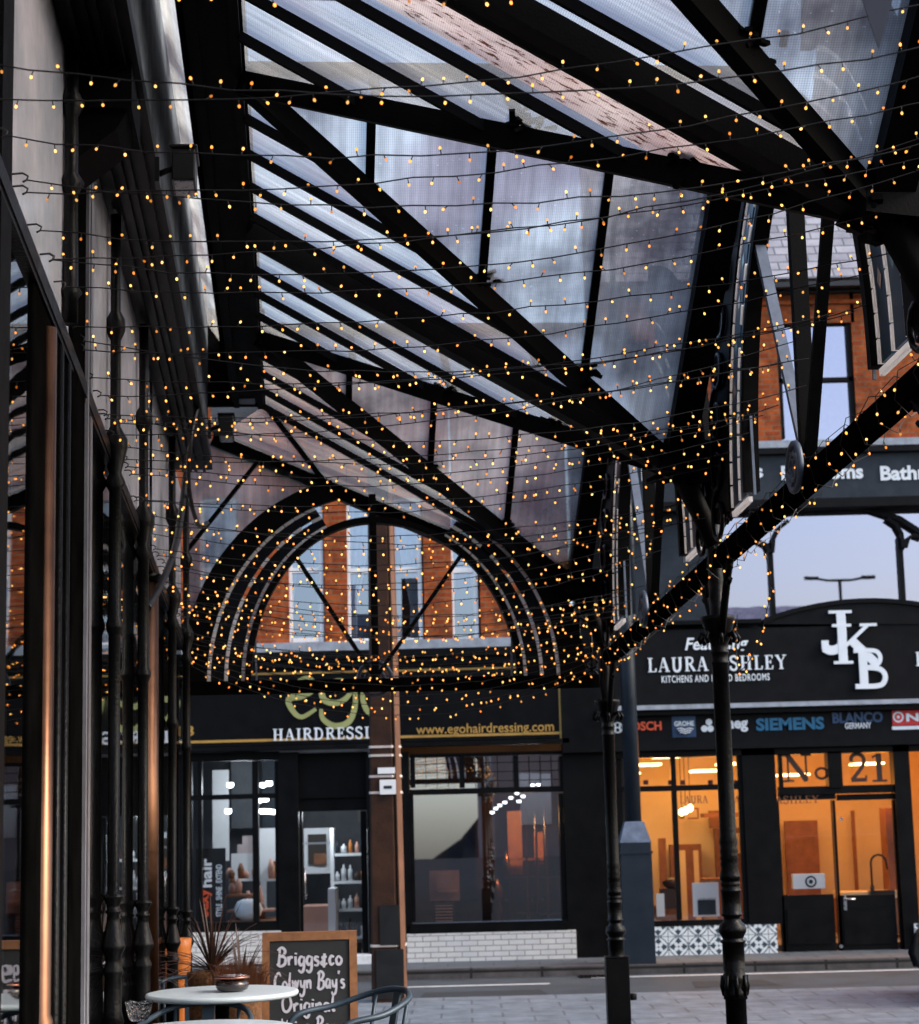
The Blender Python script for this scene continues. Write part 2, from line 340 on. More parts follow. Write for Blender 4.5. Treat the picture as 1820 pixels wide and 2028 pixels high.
M['far_build'] = mat('far_building', (.16, .11, .09), .8, 0, .3, .3)
def bulb_mat():
    m, t, out = newmat('warm_bulb'); e = N(t, 'ShaderNodeEmission'); oi = N(t, 'ShaderNodeObjectInfo'); L = t.links.new
    a = N(t, 'ShaderNodeMapRange'); a.inputs[3].default_value = .28; a.inputs[4].default_value = 1.5; L(oi.outputs['Random'], a.inputs[0]); L(a.outputs[0], e.inputs[1])
    fr = N(t, 'ShaderNodeMath', operation='MULTIPLY'); fr.inputs[1].default_value = 7.3; L(oi.outputs['Random'], fr.inputs[0]); f2 = N(t, 'ShaderNodeMath', operation='FRACT'); L(fr.outputs[0], f2.inputs[0])
    mx = N(t, 'ShaderNodeMix', data_type='RGBA'); L(f2.outputs[0], mx.inputs[0]); mx.inputs[6].default_value = (1, .27, .03, 1); mx.inputs[7].default_value = (1, .52, .15, 1); L(mx.outputs[2], e.inputs[0])
    L(e.outputs[0], out.inputs[0]); m.cycles.emission_sampling = 'NONE'; return m
M['bulb'] = bulb_mat()
M['warm'] = emit('warm_lamp', (1, .62, .25), 4)
M['cool'] = emit('cool_spot', (.85, .93, 1), 5)
M['floor_in'] = mat('shop_floor', (.20, .16, .13), .5, 0, .2)

# ------------------------------------------------------------------ lettering
def text_polys(body, bold=0., shear=0., spacing=1.):
    cu = bpy.data.curves.new('t', 'FONT'); cu.body = body; cu.offset = bold; cu.shear = shear; cu.space_character = spacing; cu.resolution_u = 3
    o = bpy.data.objects.new('t', cu); COL.objects.link(o)
    dg = bpy.context.evaluated_depsgraph_get(); me = bpy.data.meshes.new_from_object(o.evaluated_get(dg))
    V = [(v.co.x, v.co.y) for v in me.vertices]; F = [tuple(p.vertices) for p in me.polygons]
    bpy.data.objects.remove(o); bpy.data.meshes.remove(me); bpy.data.curves.remove(cu)
    return V, F
def fit_text(mb, body, org, ex, ez, wd, ht, th=.012, m=0, bold=0., shear=0., spacing=1.):
    """flat raised lettering filling a wd x ht box whose lower left corner is org"""
    V, F = text_polys(body, bold, shear, spacing); n = ex.cross(ez)
    x0 = min(v[0] for v in V); x1 = max(v[0] for v in V); y0 = min(v[1] for v in V); y1 = max(v[1] for v in V)
    P = [org + ex * ((v[0] - x0) / (x1 - x0) * wd) + ez * ((v[1] - y0) / (y1 - y0) * ht) + n * th for v in V]
    b = len(mb.v); mb.v += P
    for f in F: mb.f.append(tuple(b + i for i in f)); mb.m.append(m); mb.sm.append(False)
T_, t_ = .17, .065
SERIF = {   # strokes (thickness, points); h marks a serif bar
 'L': (.66, [(T_, [(.2, 0), (.2, 1)]), (t_, [(.04, .03), (.6, .03)]), (.09, [(.58, 0), (.62, .26)]), (t_, [(.04, .97), (.38, .97)])]),
 'A': (.82, [(t_, [(.1, 0), (.38, 1)]), (T_, [(.40, .98), (.68, 0)]), (t_, [(.2, .33), (.56, .33)]), (t_, [(0, .03), (.24, .03)]), (t_, [(.5, .03), (.84, .03)])]),
 'U': (.84, [(T_, [(.2, 1), (.2, .35), (.26, .1), (.42, .02), (.58, .1), (.66, .35), (.66, 1)]), (t_, [(.04, .97), (.38, .97)]), (t_, [(.52, .97), (.8, .97)])]),
 'R': (.80, [(T_, [(.2, 0), (.2, 1)]), (.12, [(.2, .96), (.45, .96), (.6, .86), (.6, .66), (.45, .53), (.2, .52)]), (T_, [(.42, .52), (.72, .02)]), (t_, [(.04, .03), (.38, .03)]), (t_, [(.04, .97), (.3, .97)]), (t_, [(.6, .03), (.84, .03)])]),
 'S': (.62, [(.14, [(.52, .78), (.45, .93), (.28, .98), (.1, .88), (.1, .68), (.28, .54), (.46, .43), (.52, .24), (.42, .06), (.25, .01), (.08, .1), (.05, .28)])]),
 'H': (.88, [(T_, [(.2, 0), (.2, 1)]), (T_, [(.68, 0), (.68, 1)]), (t_, [(.2, .5), (.68, .5)])] + [(t_, [(a, b), (a + .34, b)]) for a in (.03, .51) for b in (.03, .97)]),
 'E': (.70, [(T_, [(.2, 0), (.2, 1)]), (t_, [(.04, .03), (.6, .03)]), (t_, [(.04, .97), (.58, .97)]), (t_, [(.2, .52), (.46, .52)]), (.08, [(.57, .0), (.62, .26)]), (.08, [(.57, 1), (.59, .76)]), (.08, [(.46, .4), (.46, .64)])]),
 'Y': (.78, [(T_, [(.1, .98), (.39, .48)]), (t_, [(.68, .98), (.4, .46)]), (T_, [(.4, .5), (.4, 0)]), (t_, [(-.02, .97), (.26, .97)]), (t_, [(.52, .97), (.8, .97)]), (t_, [(.24, .03), (.56, .03)])]),
 'I': (.40, [(T_, [(.2, 0), (.2, 1)]), (t_, [(.03, .03), (.37, .03)]), (t_, [(.03, .97), (.37, .97)])]),
 'D': (.84, [(T_, [(.2, 0), (.2, 1)]), (.13, [(.04, .96), (.4, .96), (.62, .82), (.7, .5), (.62, .18), (.4, .04), (.04, .04)])]),
 'N': (.90, [(t_, [(.18, 0), (.18, 1)]), (T_, [(.18, .97), (.7, .03)]), (t_, [(.7, 0), (.7, 1)]), (t_, [(.02, .03), (.34, .03)]), (t_, [(.0, .97), (.26, .97)]), (t_, [(.56, .97), (.86, .97)])]),
 'G': (.84, [(.15, [(.66, .8), (.55, .94), (.36, .98), (.15, .82), (.08, .5), (.15, .18), (.36, .02), (.58, .06), (.68, .18), (.68, .42)]), (t_, [(.48, .42), (.82, .42)])]),
 'J': (.60, [(.2, [(.44, 1), (.44, .22), (.36, .05), (.2, 0), (.08, .08)]), (.2, [(.03, .14), (.17, .14)]), (t_, [(.2, .97), (.66, .97)])]),
 'K': (.95, [(.2, [(.24, 0), (.24, 1)]), (.08, [(.80, .98), (.28, .42)]), (.2, [(.42, .60), (.92, -.02)]), (t_, [(.04, .03), (.44, .03)]), (t_, [(.04, .97), (.44, .97)]), (t_, [(.62, .97), (.98, .97)])]),
 'B': (.80, [(.2, [(.24, 0), (.24, 1)]), (.10, [(.04, .965), (.48, .965), (.62, .86), (.62, .68), (.5, .56), (.26, .53)]), (.12, [(.3, .53), (.6, .48), (.72, .32), (.68, .12), (.52, .04), (.04, .04)])]),
 'o': (.56, [(.12, [(.28, .62), (.12, .52), (.06, .31), (.12, .1), (.28, .0), (.44, .1), (.5, .31), (.44, .52), (.28, .62)])]),
 '2': (.66, [(.13, [(.1, .72), (.14, .9), (.32, .98), (.5, .9), (.54, .7), (.42, .45), (.1, .06)]), (.13, [(.08, .06), (.58, .06)]), (t_, [(.58, .0), (.6, .22)])]),
 '1': (.50, [(T_, [(.26, 0), (.26, 1)]), (t_, [(.06, .03), (.46, .03)]), (t_, [(.08, .86), (.26, .97)])]),
 ' ': (.40, []),
}
HAND = {
 'B': (.60, [[(.12, 0), (.2, 1)], [(.04, .88), (.3, 1.04), (.52, .86), (.42, .62), (.18, .52)], [(.18, .52), (.52, .44), (.5, .1), (.22, -.04), (.0, .1)]]),
 'r': (.36, [[(.05, .5), (.1, 0)], [(.09, .28), (.2, .47), (.34, .44)]]),
 'i': (.20, [[(.08, .5), (.1, 0)], [(.1, .68), (.12, .76)]]),
 'g': (.42, [[(.34, .45), (.15, .5), (.04, .25), (.15, .02), (.33, .15), (.37, .48)], [(.37, .48), (.34, -.2), (.2, -.42), (.0, -.28)]]),
 's': (.36, [[(.32, .46), (.14, .5), (.08, .36), (.28, .2), (.22, .0), (.02, .04)]]),
 '+': (.46, [[(.4, .46), (.12, .44), (.22, .26), (.05, .12), (.2, -.02), (.42, .1)], [(.26, .66), (.22, -.14)]]),
 'c': (.36, [[(.32, .42), (.16, .5), (.05, .25), (.15, .0), (.34, .1)]]),
 'o': (.42, [[(.2, .5), (.05, .3), (.12, .02), (.3, .04), (.38, .28), (.2, .5)]]),
 'C': (.56, [[(.5, .8), (.34, 1.02), (.1, .75), (.05, .3), (.2, -.02), (.52, .14)]]),
 'l': (.22, [[(.14, 1.0), (.08, .3), (.16, 0), (.24, .08)]]),
 'w': (.56, [[(.04, .5), (.12, .02), (.28, .44), (.36, .02), (.52, .5)]]),
 'y': (.42, [[(.05, .5), (.12, .12), (.32, .18), (.36, .5)], [(.38, .5), (.32, -.25), (.1, -.42), (.0, -.25)]]),
 'n': (.44, [[(.05, .5), (.09, 0)], [(.08, .3), (.24, .5), (.34, .4), (.36, .0)]]),
 'a': (.44, [[(.34, .46), (.14, .5), (.05, .2), (.16, .0), (.34, .2), (.36, .5)], [(.36, .5), (.36, .08), (.44, .02)]]),
 "'": (.14, [[(.1, 1.0), (.05, .8)]]),
 'O': (.66, [[(.3, 1), (.06, .65), (.12, .1), (.38, .0), (.6, .4), (.5, .9), (.3, 1)]]),
 'W': (.86, [[(.02, .95), (.2, .0), (.42, .8), (.58, .0), (.84, 1.0)]]),
 'e': (.38, [[(.06, .24), (.3, .3), (.26, .5), (.1, .44), (.06, .12), (.2, .0), (.36, .12)]]),
 ' ': (.3, []),
}
def glyph_text(mb, body, org, ex, ez, wd, ht, th=.012, m=0, hand=False, stroke=.12, space=.06):
    font = HAND if hand else SERIF; x = 0; st = []
    for c in body:
        adv, S = font[c]
        for s_ in S:
            wth, pts = (stroke, s_) if hand else s_
            j = random.uniform(-.03, .03) if hand else 0
            st.append((wth, [(x + p[0], p[1] + j) for p in pts]))
        x += adv + space
    tot = x - space; sx = wd / tot; sz = ht
    for k, (wth, pts) in enumerate(st):
        P = [org + ex * (p[0] * sx) + ez * (p[1] * sz) for p in pts]
        if len(P) > 2: P = smooth_path(P, 5)
        mb.ribbon(P, wth * (sx + sz) / 2, ex, ez, th + .0004 * (k % 7), m, taper=hand)
EX, EZ = Vector((1, 0, 0)), ZV

# ================================================================== ground
YF = 26.3
def gz(y):      # street falls away from the camera, then levels at the crossing
    return CAM.z - 1.02 + DV.z * y if y < 15.5 else CAM.z - 1.02 + DV.z * 15.5
GZ = gz(20)
g = MB()
unseen_slabs = MB()  # unseen slabs, made dark to keep the salon pane's reflection dark
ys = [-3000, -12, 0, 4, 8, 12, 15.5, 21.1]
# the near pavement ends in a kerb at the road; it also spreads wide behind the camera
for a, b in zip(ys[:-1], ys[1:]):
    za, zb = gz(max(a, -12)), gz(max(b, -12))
    (g if b > 16 else unseen_slabs).face([(-900, a, za), (900, a, za), (900, b, zb), (-900, b, zb)])
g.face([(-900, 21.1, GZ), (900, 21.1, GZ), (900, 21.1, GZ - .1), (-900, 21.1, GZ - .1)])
g.build('pavement', M['paving'], kind='structure'); unseen_slabs.build('forecourt', M['forecourt'], kind='structure')
g = MB(); g.face([(-900, 21.1, GZ - .1), (900, 21.1, GZ - .1), (900, 24.7, GZ - .1), (-900, 24.7, GZ - .1)]); g.build('road', M['asphalt'], kind='structure')
g = MB(); g.box((-900, 24.7, GZ - .1), (900, 24.86, GZ + .025)); g.build('kerb', M['kerb'], kind='structure')
g = MB(); g.box((-900, 24.86, GZ - .1), (900, 40, GZ + .02)); g.face([(-900, 40, GZ + .02), (900, 40, GZ + .02), (900, 3000, GZ + .02), (-900, 3000, GZ + .02)]); g.build('far_pavement', M['farpave'], kind='structure')
g = MB()
for x0, x1, y in ((-1.1, .95, 23.6), (1.5, 9, 24.3), (-8, -2.2, 23.6)):
    g.face([(x0, y, GZ - .096), (x1, y, GZ - .096), (x1, y + .12, GZ - .096), (x0, y + .12, GZ - .096)])
g.face([(4.05, 21.75, GZ - .096), (5.1, 21.75, GZ - .096), (5.1, 21.9, GZ - .096), (4.05, 21.9, GZ - .096)])
g.build('road_marking', M['line'], kind='structure')
g = MB()
for x0, x1, y0, y1 in ((-.6, .9, 22.0, 22.9), (2.6, 3.6, 22.6, 23.5), (-3.4, -2.2, 21.5, 22.2)):
    g.face([(x0, y0, GZ - .096), (x1, y0 + .05, GZ - .096), (x1 - .1, y1, GZ - .096), (x0 + .05, y1 - .06, GZ - .096)])
g.build('road_patch', M['patch'], kind='structure')
o = thing('drain_grate', (1.55, 24.5, GZ - .1), 'small dark drain grate in the road beside the far kerb', 'drain')
b = MB(); b.box((1.35, 24.35, GZ - .098), (1.75, 24.39, GZ - .085)); b.box((1.35, 24.61, GZ - .098), (1.75, 24.65, GZ - .085))
for k in range(8): b.box((1.35 + k * .054, 24.39, GZ - .098), (1.372 + k * .054, 24.61, GZ - .086))
b.build('grate', M['iron'], o)
# hills and the town behind the camera, which the shop windows mirror
g = MB(); hs = []
for i in range(121):
    x = -900 + i * 15; hs.append((x, 2 + 44 / (1 + math.exp(-(x - 66) / 8)) * (1 - .75 / (1 + math.exp(-(x - 320) / 60))) + 6 * math.exp(-((x + 520) / 200) ** 2) + .5 * math.sin(i * 1.7)))
for (xa, ha), (xb, hb) in zip(hs[:-1], hs[1:]):
    g.face([(xa, -700, GZ), (xb, -700, GZ), (xb, -900, hb), (xa, -900, ha)]); g.face([(xa, -900, ha), (xb, -900, hb), (xb, -1500, 0), (xa, -1500, 0)])
g.face([(-900, -900, gz(-12) + .02), (900, -900, gz(-12) + .02), (900, -19, gz(-12) + .02), (-900, -19, gz(-12) + .02)]); g.build('hills_and_added_dark_sheet', M['hill'], kind='structure')  # flat dark sheet added over the ground so the panes mirror it dark

# ================================================================== hairdresser's shop (facing, left)
def rect(x0, y0, x1, y1, Y):
    xm, ym = (x0 + x1) / 2, (y0 + y1) / 2
    return onY(x0, ym, Y).x, onY(x1, ym, Y).x, onY(xm, y1, Y).z, onY(xm, y0, Y).z
def fbox(mb, x0, y0, x1, y1, Y, dp, m=0):
    a, b, c, d = rect(x0, y0, x1, y1, Y); mb.box((a, Y, c), (b, Y + dp, d), m)
def fquad(mb, x0, y0, x1, y1, Y, m=0):
    a, b, c, d = rect(x0, y0, x1, y1, Y); mb.face([(a, Y, c), (b, Y, c), (b, Y, d), (a, Y, d)], m, [(a, c), (b, c), (b, d), (a, d)])
def ftext(mb, body, x0, y0, x1, y1, Y, m=0, **kw):
    a, b, c, d = rect(x0, y0, x1, y1, Y); fit_text(mb, body, Vector((a, Y, c)), EX, EZ, b - a, d - c, m=m, **kw)
def fglyph(mb, body, x0, y0, x1, y1, Y, m=0, **kw):
    a, b, c, d = rect(x0, y0, x1, y1, Y); glyph_text(mb, body, Vector((a, Y, c)), EX, EZ, b - a, d - c, m=m, **kw)

hair = thing('hairdresser_shop', (onY(700, 1890, YF).x, YF, GZ), 'hairdressing salon with black fascia, gold lettering and orange brick upper floor', 'shop')
# upper brick wall with sash windows
WIN = [(395, 470), (570, 640), (685, 835), (890, 945)]
wy0, wy1 = 985, 1272
b = MB(); ya, yb = 640, 1285
xs = [-420] + [x for wv in WIN for x in wv] + [1120]
for i in range(0, len(xs), 2): fbox(b, xs[i], ya, xs[i + 1], yb, YF, .3)
for x0, x1 in WIN:
    fbox(b, x0, ya, x1, wy0, YF, .3); fbox(b, x0, wy1, x1, yb, YF, .3)
b.build('wall', M['brick'], hair)
for x0, x1 in WIN:
    f = MB(); t = 8
    fbox(f, x0, wy0, x0 + t, wy1, YF + .05, .1); fbox(f, x1 - t, wy0, x1, wy1, YF + .05, .1); fbox(f, x0 + t, wy1 - 9, x1 - t, wy1, YF + .05, .1)
    fbox(f, x0 + t, wy0, x1 - t, wy0 + 8, YF + .05, .1); fbox(f, x0 + t, 1124, x1 - t, 1134, YF + .06, .08)
    if x1 - x0 > 100: fbox(f, 756, wy0, 764, wy1, YF + .045, .1)
    wn = f.build('window', M['white'], hair)
    p = MB(); fquad(p, x0, wy0, x1, wy1, YF + .12); p.build('pane', M['pane_dark'], wn)
    c = MB(); xm = (x0 + x1) / 2
    for side in (-1, 1):
        xe = x0 if side < 0 else x1; rows = []
        for k in range(9):
            y = wy0 + (wy1 - wy0) * k / 8; wdt = (.46 - .38 * (k / 8) ** .8 if k < 6 else .15) * (x1 - x0); row = []
            for q in range(13):
                v = onY(xe - side * wdt * q / 12, y, YF + .3); row.append((v.x, v.y + .04 * math.sin(q * 2.1), v.z))
            rows.append(row)
        c.grid(rows, closed=False)
    c.build('curtain', M['curtain'], wn)
    d = MB(); fbox(d, x0 - 6, wy0 - 5, x1 + 6, wy1 + 5, YF + 1.4, .05); d.build('room_back', M['dark_in'], wn)
b = MB(); fbox(b, -420, 1278, 1130, 1296, YF - .32, .62); b.build('lead_flashing', M['lead'], hair)
b = MB(); fbox(b, -420, 1297, 1135, 1312, YF - .42, .42); fbox(b, -420, 1313, 1128, 1327, YF - .34, .34); fbox(b, -420, 1481, 1128, 1490, YF - .30, .30); b.build('cornice', M['black_wall'], hair)
b = MB(); fbox(b, -420, 1328, 1122, 1480, YF - .26, .26); fas = b.build('fascia', M['black_wall'], hair)
b = MB(); YL = YF - .264
fbox(b, -420, 1337, 1109, 1341, YL, .004); fbox(b, -420, 1468, 1109, 1473, YL, .004); fbox(b, 1107, 1341, 1111, 1473, YL, .004); b.build('gold_border', M['gold'], fas)
b = MB()
for pts in ([(575, 1388), (590, 1352), (612, 1344), (622, 1362), (600, 1378), (572, 1385), (580, 1408), (598, 1420), (626, 1404)],
            [(706, 1358), (672, 1348), (640, 1362), (642, 1386), (668, 1392), (690, 1378), (700, 1352)],
            [(700, 1352), (704, 1392), (692, 1428), (664, 1438), (640, 1424), (636, 1404)],
            [(730, 1352), (718, 1378), (728, 1408), (750, 1414), (768, 1396), (766, 1364), (748, 1350), (730, 1352)],
            [(218, 1372), (226, 1352), (240, 1362), (243, 1392), (232, 1408), (220, 1404)]):
    P = smooth_path([onY(x, y, YL) for x, y in pts], 6); b.ribbon(P, .085, EX, EZ, .012, taper=True)
b.build('logo_lettering', M['sage'], fas)
b = MB(); fglyph(b, 'HAIRDRESSING', 540, 1441, 779, 1464, YL, space=.12); b.build('name_lettering', M['letter'], fas)
b = MB(); ftext(b, 'www.egohairdressing.com', 824, 1432, 1097, 1457, YL, bold=.01); b.build('web_lettering', M['gold'], fas)
b = MB(); ftext(b, '01492 533113', 150, 1440, 384, 1461, YL, bold=.01); b.build('phone_lettering', M['gold'], fas)
# ground floor
b = MB()
for x0, x1 in ((-420, 372), (552, 592), (728, 812), (1120, 1192)): fbox(b, x0, 1490, x1, 1905, YF - .12, .3)
fbox(b, 372, 1490, 552, 1502, YF - .1, .25); fbox(b, 812, 1490, 1120, 1493, YF - .1, .25); fbox(b, 592, 1490, 728, 1580, YF + .05, .15)
fbox(b, 1112, 1300, 1192, 1490, YF - .3, .6); fbox(b, 1130, 640, 1210, 1300, YF - .05, .5)
b.build('black_surround', M['black_wall'], hair)
# right display window
wn = MB(); Yw = YF - .08
for a in ((812, 1493, 1120, 1497), (812, 1560, 1120, 1571), (812, 1826, 1125, 1846)): fbox(wn, *a, Yw - (.12 if a[1] > 1800 else 0), .1 + (.12 if a[1] > 1800 else 0))
for x in (812, 910, 1017, 1108): fbox(wn, x, 1497, x + 10, 1560, Yw + .003, .1)
for x in (812, 1110): fbox(wn, x, 1571, x + 9, 1826, Yw + .003, .1)
for x0 in (822, 920, 1027):
    for k in (1, 2, 3): fbox(wn, x0 + k * 22 - 1, 1497, x0 + k * 22, 1560, Yw + .04, .02)
for y in (1510, 1528, 1546): fbox(wn, 822, y, 1108, y + 1.2, Yw + .045, .02)
wn = wn.build('display_window', M['black_wall'], hair)
a_, b_, c_, d_ = rect(814, 1495, 1118, 1830, Yw + .06); p = MB()      # pane tipped and turned so it mirrors sky and hill past the canopy
p.face([(x, Yw + .075 + (x - (a_ + b_) / 2) * .033 + (z - (c_ + d_) / 2) * .012, z) for x, z in ((a_, c_), (b_, c_), (b_, d_), (a_, d_))]); p.build('pane', M['pane_mirror'], wn)
b = MB(); fbox(b, 806, 1846, 1142, 1910, YF - .22, .4); b.build('stall_riser', M['whitebrick'], hair)
# left display window
wn = MB()
for a in ((372, 1502, 552, 1507), (372, 1573, 552, 1583), (372, 1826, 556, 1846)): fbox(wn, *a, Yw, .1)
for x, ww in ((372, 8), (392, 8), (500, 12), (545, 8)): fbox(wn, x, 1507, x + ww, 1826, Yw + .003, .1)
wn = wn.build('display_window', M['black_wall'], hair)
p = MB(); fquad(p, 373, 1503, 551, 1830, Yw + .06); p.build('pane', M['pane'], wn)
b = MB(); fbox(b, 372, 1846, 556, 1910, YF - .2, .4); b.build('stall_riser', M['whitebrick'], hair)
# door
dr = MB(); Yd = YF + .1
for a in ((592, 1580, 728, 1606), (592, 1606, 600, 1898), (716, 1606, 728, 1898), (600, 1868, 716, 1898)): fbox(dr, *a, Yd, .06)
dr = dr.build('door', M['black_wall'], hair)
p = MB(); fquad(p, 600, 1606, 716, 1870, Yd + .03); p.build('pane', M['pane'], dr)
h = MB(); a, b_, c, d = rect(604, 1720, 610, 1780, Yd - .06); h.tube([(a, Yd, d), (a, Yd - .06, d), (a, Yd - .06, c), (a, Yd, c)], .012); h.build('handle', M['steel'], dr)
st = MB(); fbox(st, 640, 1893, 770, 1910, YF - .4, .5); st.build('door_step', M['line'], hair)
# inside
r = MB(); x0, x1, z0, z1 = rect(330, 1490, 1190, 1892, YF + 3.6)
r.box((x0 - .4, YF + 3.6, z0 - .1), (x1 + .6, YF + 3.7, z1 + .6)); r.build('room_wall', M['room_grey'], hair)
r = MB(); r.box((-5.2, YF + .25, 3.1), (2.2, YF + 3.6, 3.16)); r.build('room_ceiling', M['dark_in'], hair)
r = MB(); r.box((-5.2, YF + .25, GZ + .02), (2.2, YF + 3.6, GZ + .1)); r.build('room_floor', M['floor_in'], hair)
r = MB(); xp = onY(760, 1700, YF + 1).x; r.box((xp, YF + .9, GZ + .1), (xp + .1, YF + 3.6, 3.1)); xq = onY(830, 1700, YF + 3).x; r.box((xp + .1, YF + 3.3, GZ + .1), (2.2, YF + 3.4, 3.1)); r.box((2.15, YF + .3, GZ + .1), (2.25, YF + 3.3, 3.1)); r.build('partition', M['dark_in'], hair)
s = MB(); Ys = YF + 1.6
for y in (1690, 1745, 1800, 1855): fbox(s, 662, y, 728, y + 5, Ys, .35)
fbox(s, 655, 1640, 662, 1880, Ys, .35); fbox(s, 728, 1640, 735, 1880, Ys, .35)
shf = s.build('shelf', M['inwhite'], hair)
for y in (1690, 1745, 1800, 1855):
    for k in range(5):
        p_ = onY(668 + k * 13, y - 1, Ys + .08); hh = random.uniform(.12, .3); rw = random.uniform(.7, 1.25)
        bb = MB(); bb.lathe(p_, [(.035 * rw, 0), (.037 * rw, hh * .7), (.014, hh * .8), (.014, hh)], 10); bb.build('bottle', random.choice([M['bottle'], M['bottle'], M['dark_in'], M['pinkwood'], M['amber_panel'], M['slate']]), shf)
s = MB(); fbox(s, 598, 1795, 650, 1885, YF + 1.0, .8); fbox(s, 650, 1760, 664, 1885, YF + 1.0, .8, 1); s.build('counter', [M['pinkwood'], M['inwhite']], hair)
s = MB(); fbox(s, 602, 1640, 658, 1730, YF + 2.6, .06); fbox(s, 610, 1652, 646, 1712, YF + 2.55, .05, 1); fbox(s, 622, 1690, 646, 1712, YF + 2.53, .02, 2); s.build('picture_panel', [M['inwhite'], M['dark_in'], M['cab_brown']], hair)
s = MB(); fbox(s, 600, 1668, 655, 1672, YF + .5, .01); s.build('door_sticker', M['inwhite'], dr)
po = MB(); fbox(po, 388, 1680, 447, 1826, YF + .14, .02); po = po.build('poster', M['blackplastic'], hair)
a_, b_, c_, d_ = rect(398, 1700, 420, 1815, YF + .138)
EV = Vector((0, 0, 1)); EH = Vector((-1, 0, 0))
t1 = MB(); fit_text(t1, 'sexy', Vector((b_, YF + .136, c_)), EV, EH, (d_ - c_) * .48, b_ - a_, bold=.03); t1.build('red_lettering', M['redtext'], po)
t1 = MB(); fit_text(t1, 'hair', Vector((b_, YF + .136, c_ + (d_ - c_) * .5)), EV, EH, (d_ - c_) * .5, b_ - a_, bold=.03); t1.build('white_lettering', M['letter'], po)
a_, b_, c_, d_ = rect(428, 1712, 440, 1815, YF + .138)
t1 = MB(); fit_text(t1, 'STYLE . SHINE . EXTEND', Vector((b_, YF + .136, c_)), EV, EH, d_ - c_, b_ - a_, bold=.02); t1.build('small_lettering', M['letter'], po)
s = MB(); random.seed(3)
for k in range(16):
    x, y = random.uniform(450, 545), random.choice([1740, 1770, 1800, 1822]); p_ = onY(x, y, YF + random.uniform(.7, 1.2)); hh = random.uniform(.1, .28)
    s.lathe(p_, [(.04, 0), (.05, hh * .6), (.02, hh)], 8, random.randrange(3))
fbox(s, 448, 1772, 500, 1776, YF + .7, .5, 1); fbox(s, 450, 1802, 540, 1806, YF + .7, .5, 2); fbox(s, 448, 1824, 548, 1832, YF + .3, 1., 1)
s.build('display_goods', [M['bottle'], M['cab_brown'], M['pinkwood']], hair)
s = MB()
fbox(s, 421, 1525, 453, 1705, YF + 2., .05); fbox(s, 514, 1640, 561, 1745, YF + 2.2, .05); fbox(s, 516, 1745, 528, 1800, YF + 2.2, .05); fbox(s, 458, 1690, 508, 1745, YF + 2.4, .06); fbox(s, 470, 1672, 508, 1690, YF + 2.4, .06, 1); fbox(s, 480, 1655, 508, 1672, YF + 2.4, .06, 1); fbox(s, 537, 1706, 562, 1740, YF + 1.8, .3, 2); fbox(s, 458, 1502, 512, 1640, YF + 2.6, .04, 3); fbox(s, 520, 1500, 562, 1640, YF + 2.6, .04, 4)
s.build('wall_panels', [M['inwhite'], M['pinkpaint'], M['cab_brown'], M['room_grey'], M['slate']], hair)
s = MB(); c = onY(492, 1826, YF + .5); s.lathe(c, [(.06, 0), (.17, .08), (.2, .18), (.15, .28), (.08, .31)], 16); s.lathe(c + Vector((0, 0, -.06)), [(.12, 0), (.13, .06)], 14, 1); s.build('round_vase', [M['inwhite'], M['red']], hair)
s = MB()
for x, y in ((497, 1792), (503, 1797)): s.lathe(onY(x, y, YF + .6), [(.01, -.03), (.035, 0), (.01, .03)], 8)
s.build('small_lamps', M['warm'], hair)
s = MB(); fbox(s, 1006, 1606, 1034, 1732, YF + 2.2, .05); fbox(s, 1058, 1648, 1076, 1712, YF + 2.0, .05); fbox(s, 942, 1580, 982, 1765, YF + 2.4, .05, 1); fbox(s, 865, 1730, 894, 1760, YF + .6, .1, 2); fbox(s, 868, 1764, 905, 1768, YF + .6, .2, 2); fbox(s, 1000, 1700, 1075, 1704, YF + 1.8, .2, 3); s.build('warm_panels', [M['amber_panel'], M['brown'], M['pinkwood'], M['cab_brown']], hair)  # brown panel put in for the building mirrored in the pane
# seats, tools and vase in the right window
s = MB()
for xc in (1040, 1092):
    p_ = onY(xc, 1826, YF + 1.3); s.box((p_.x - .22, YF + 1.1, p_.z - .02), (p_.x + .22, YF + 1.6, p_.z + .12)); s.box((p_.x - .2, YF + 1.55, p_.z + .1), (p_.x + .2, YF + 1.66, p_.z + .62))
    s.tube([(p_.x - .26, YF + 1.15, p_.z + .28), (p_.x - .26, YF + 1.6, p_.z + .3)], .025, 6); s.tube([(p_.x + .26, YF + 1.15, p_.z + .28), (p_.x + .26, YF + 1.6, p_.z + .3)], .025, 6); s.lathe((p_.x, YF + 1.35, GZ + .1), [(.25, 0), (.25, .03), (.04, .05), (.04, p_.z - GZ - .1)], 10)
s.build('salon_chair', M['blackplastic'], hair)
s = MB()
for xc in (1040, 1060, 1079): p_ = onY(xc, 1600, YF + .7); s.tube([(p_.x, p_.y, p_.z), (p_.x, p_.y, GZ + .5)], .018, 8)  # uprights put in for poles mirrored in the pane
s.build('mirrored_poles', M['brown_edge'], hair)
s = MB(); p_ = onY(880, 1830, YF + .5)
s.box((p_.x - .14, p_.y, p_.z), (p_.x + .14, p_.y + .25, p_.z + .28)); s.box((p_.x - .2, p_.y + .3, p_.z + .3), (p_.x + .22, p_.y + .34, p_.z + .72), 1)
for k in range(6): s.box((p_.x - .12, p_.y - .005, p_.z + .03 + k * .042), (p_.x + .12, p_.y, p_.z + .05 + k * .042), 1)
s.build('window_display', [M['blackplastic'], M['pinkwood']], hair)
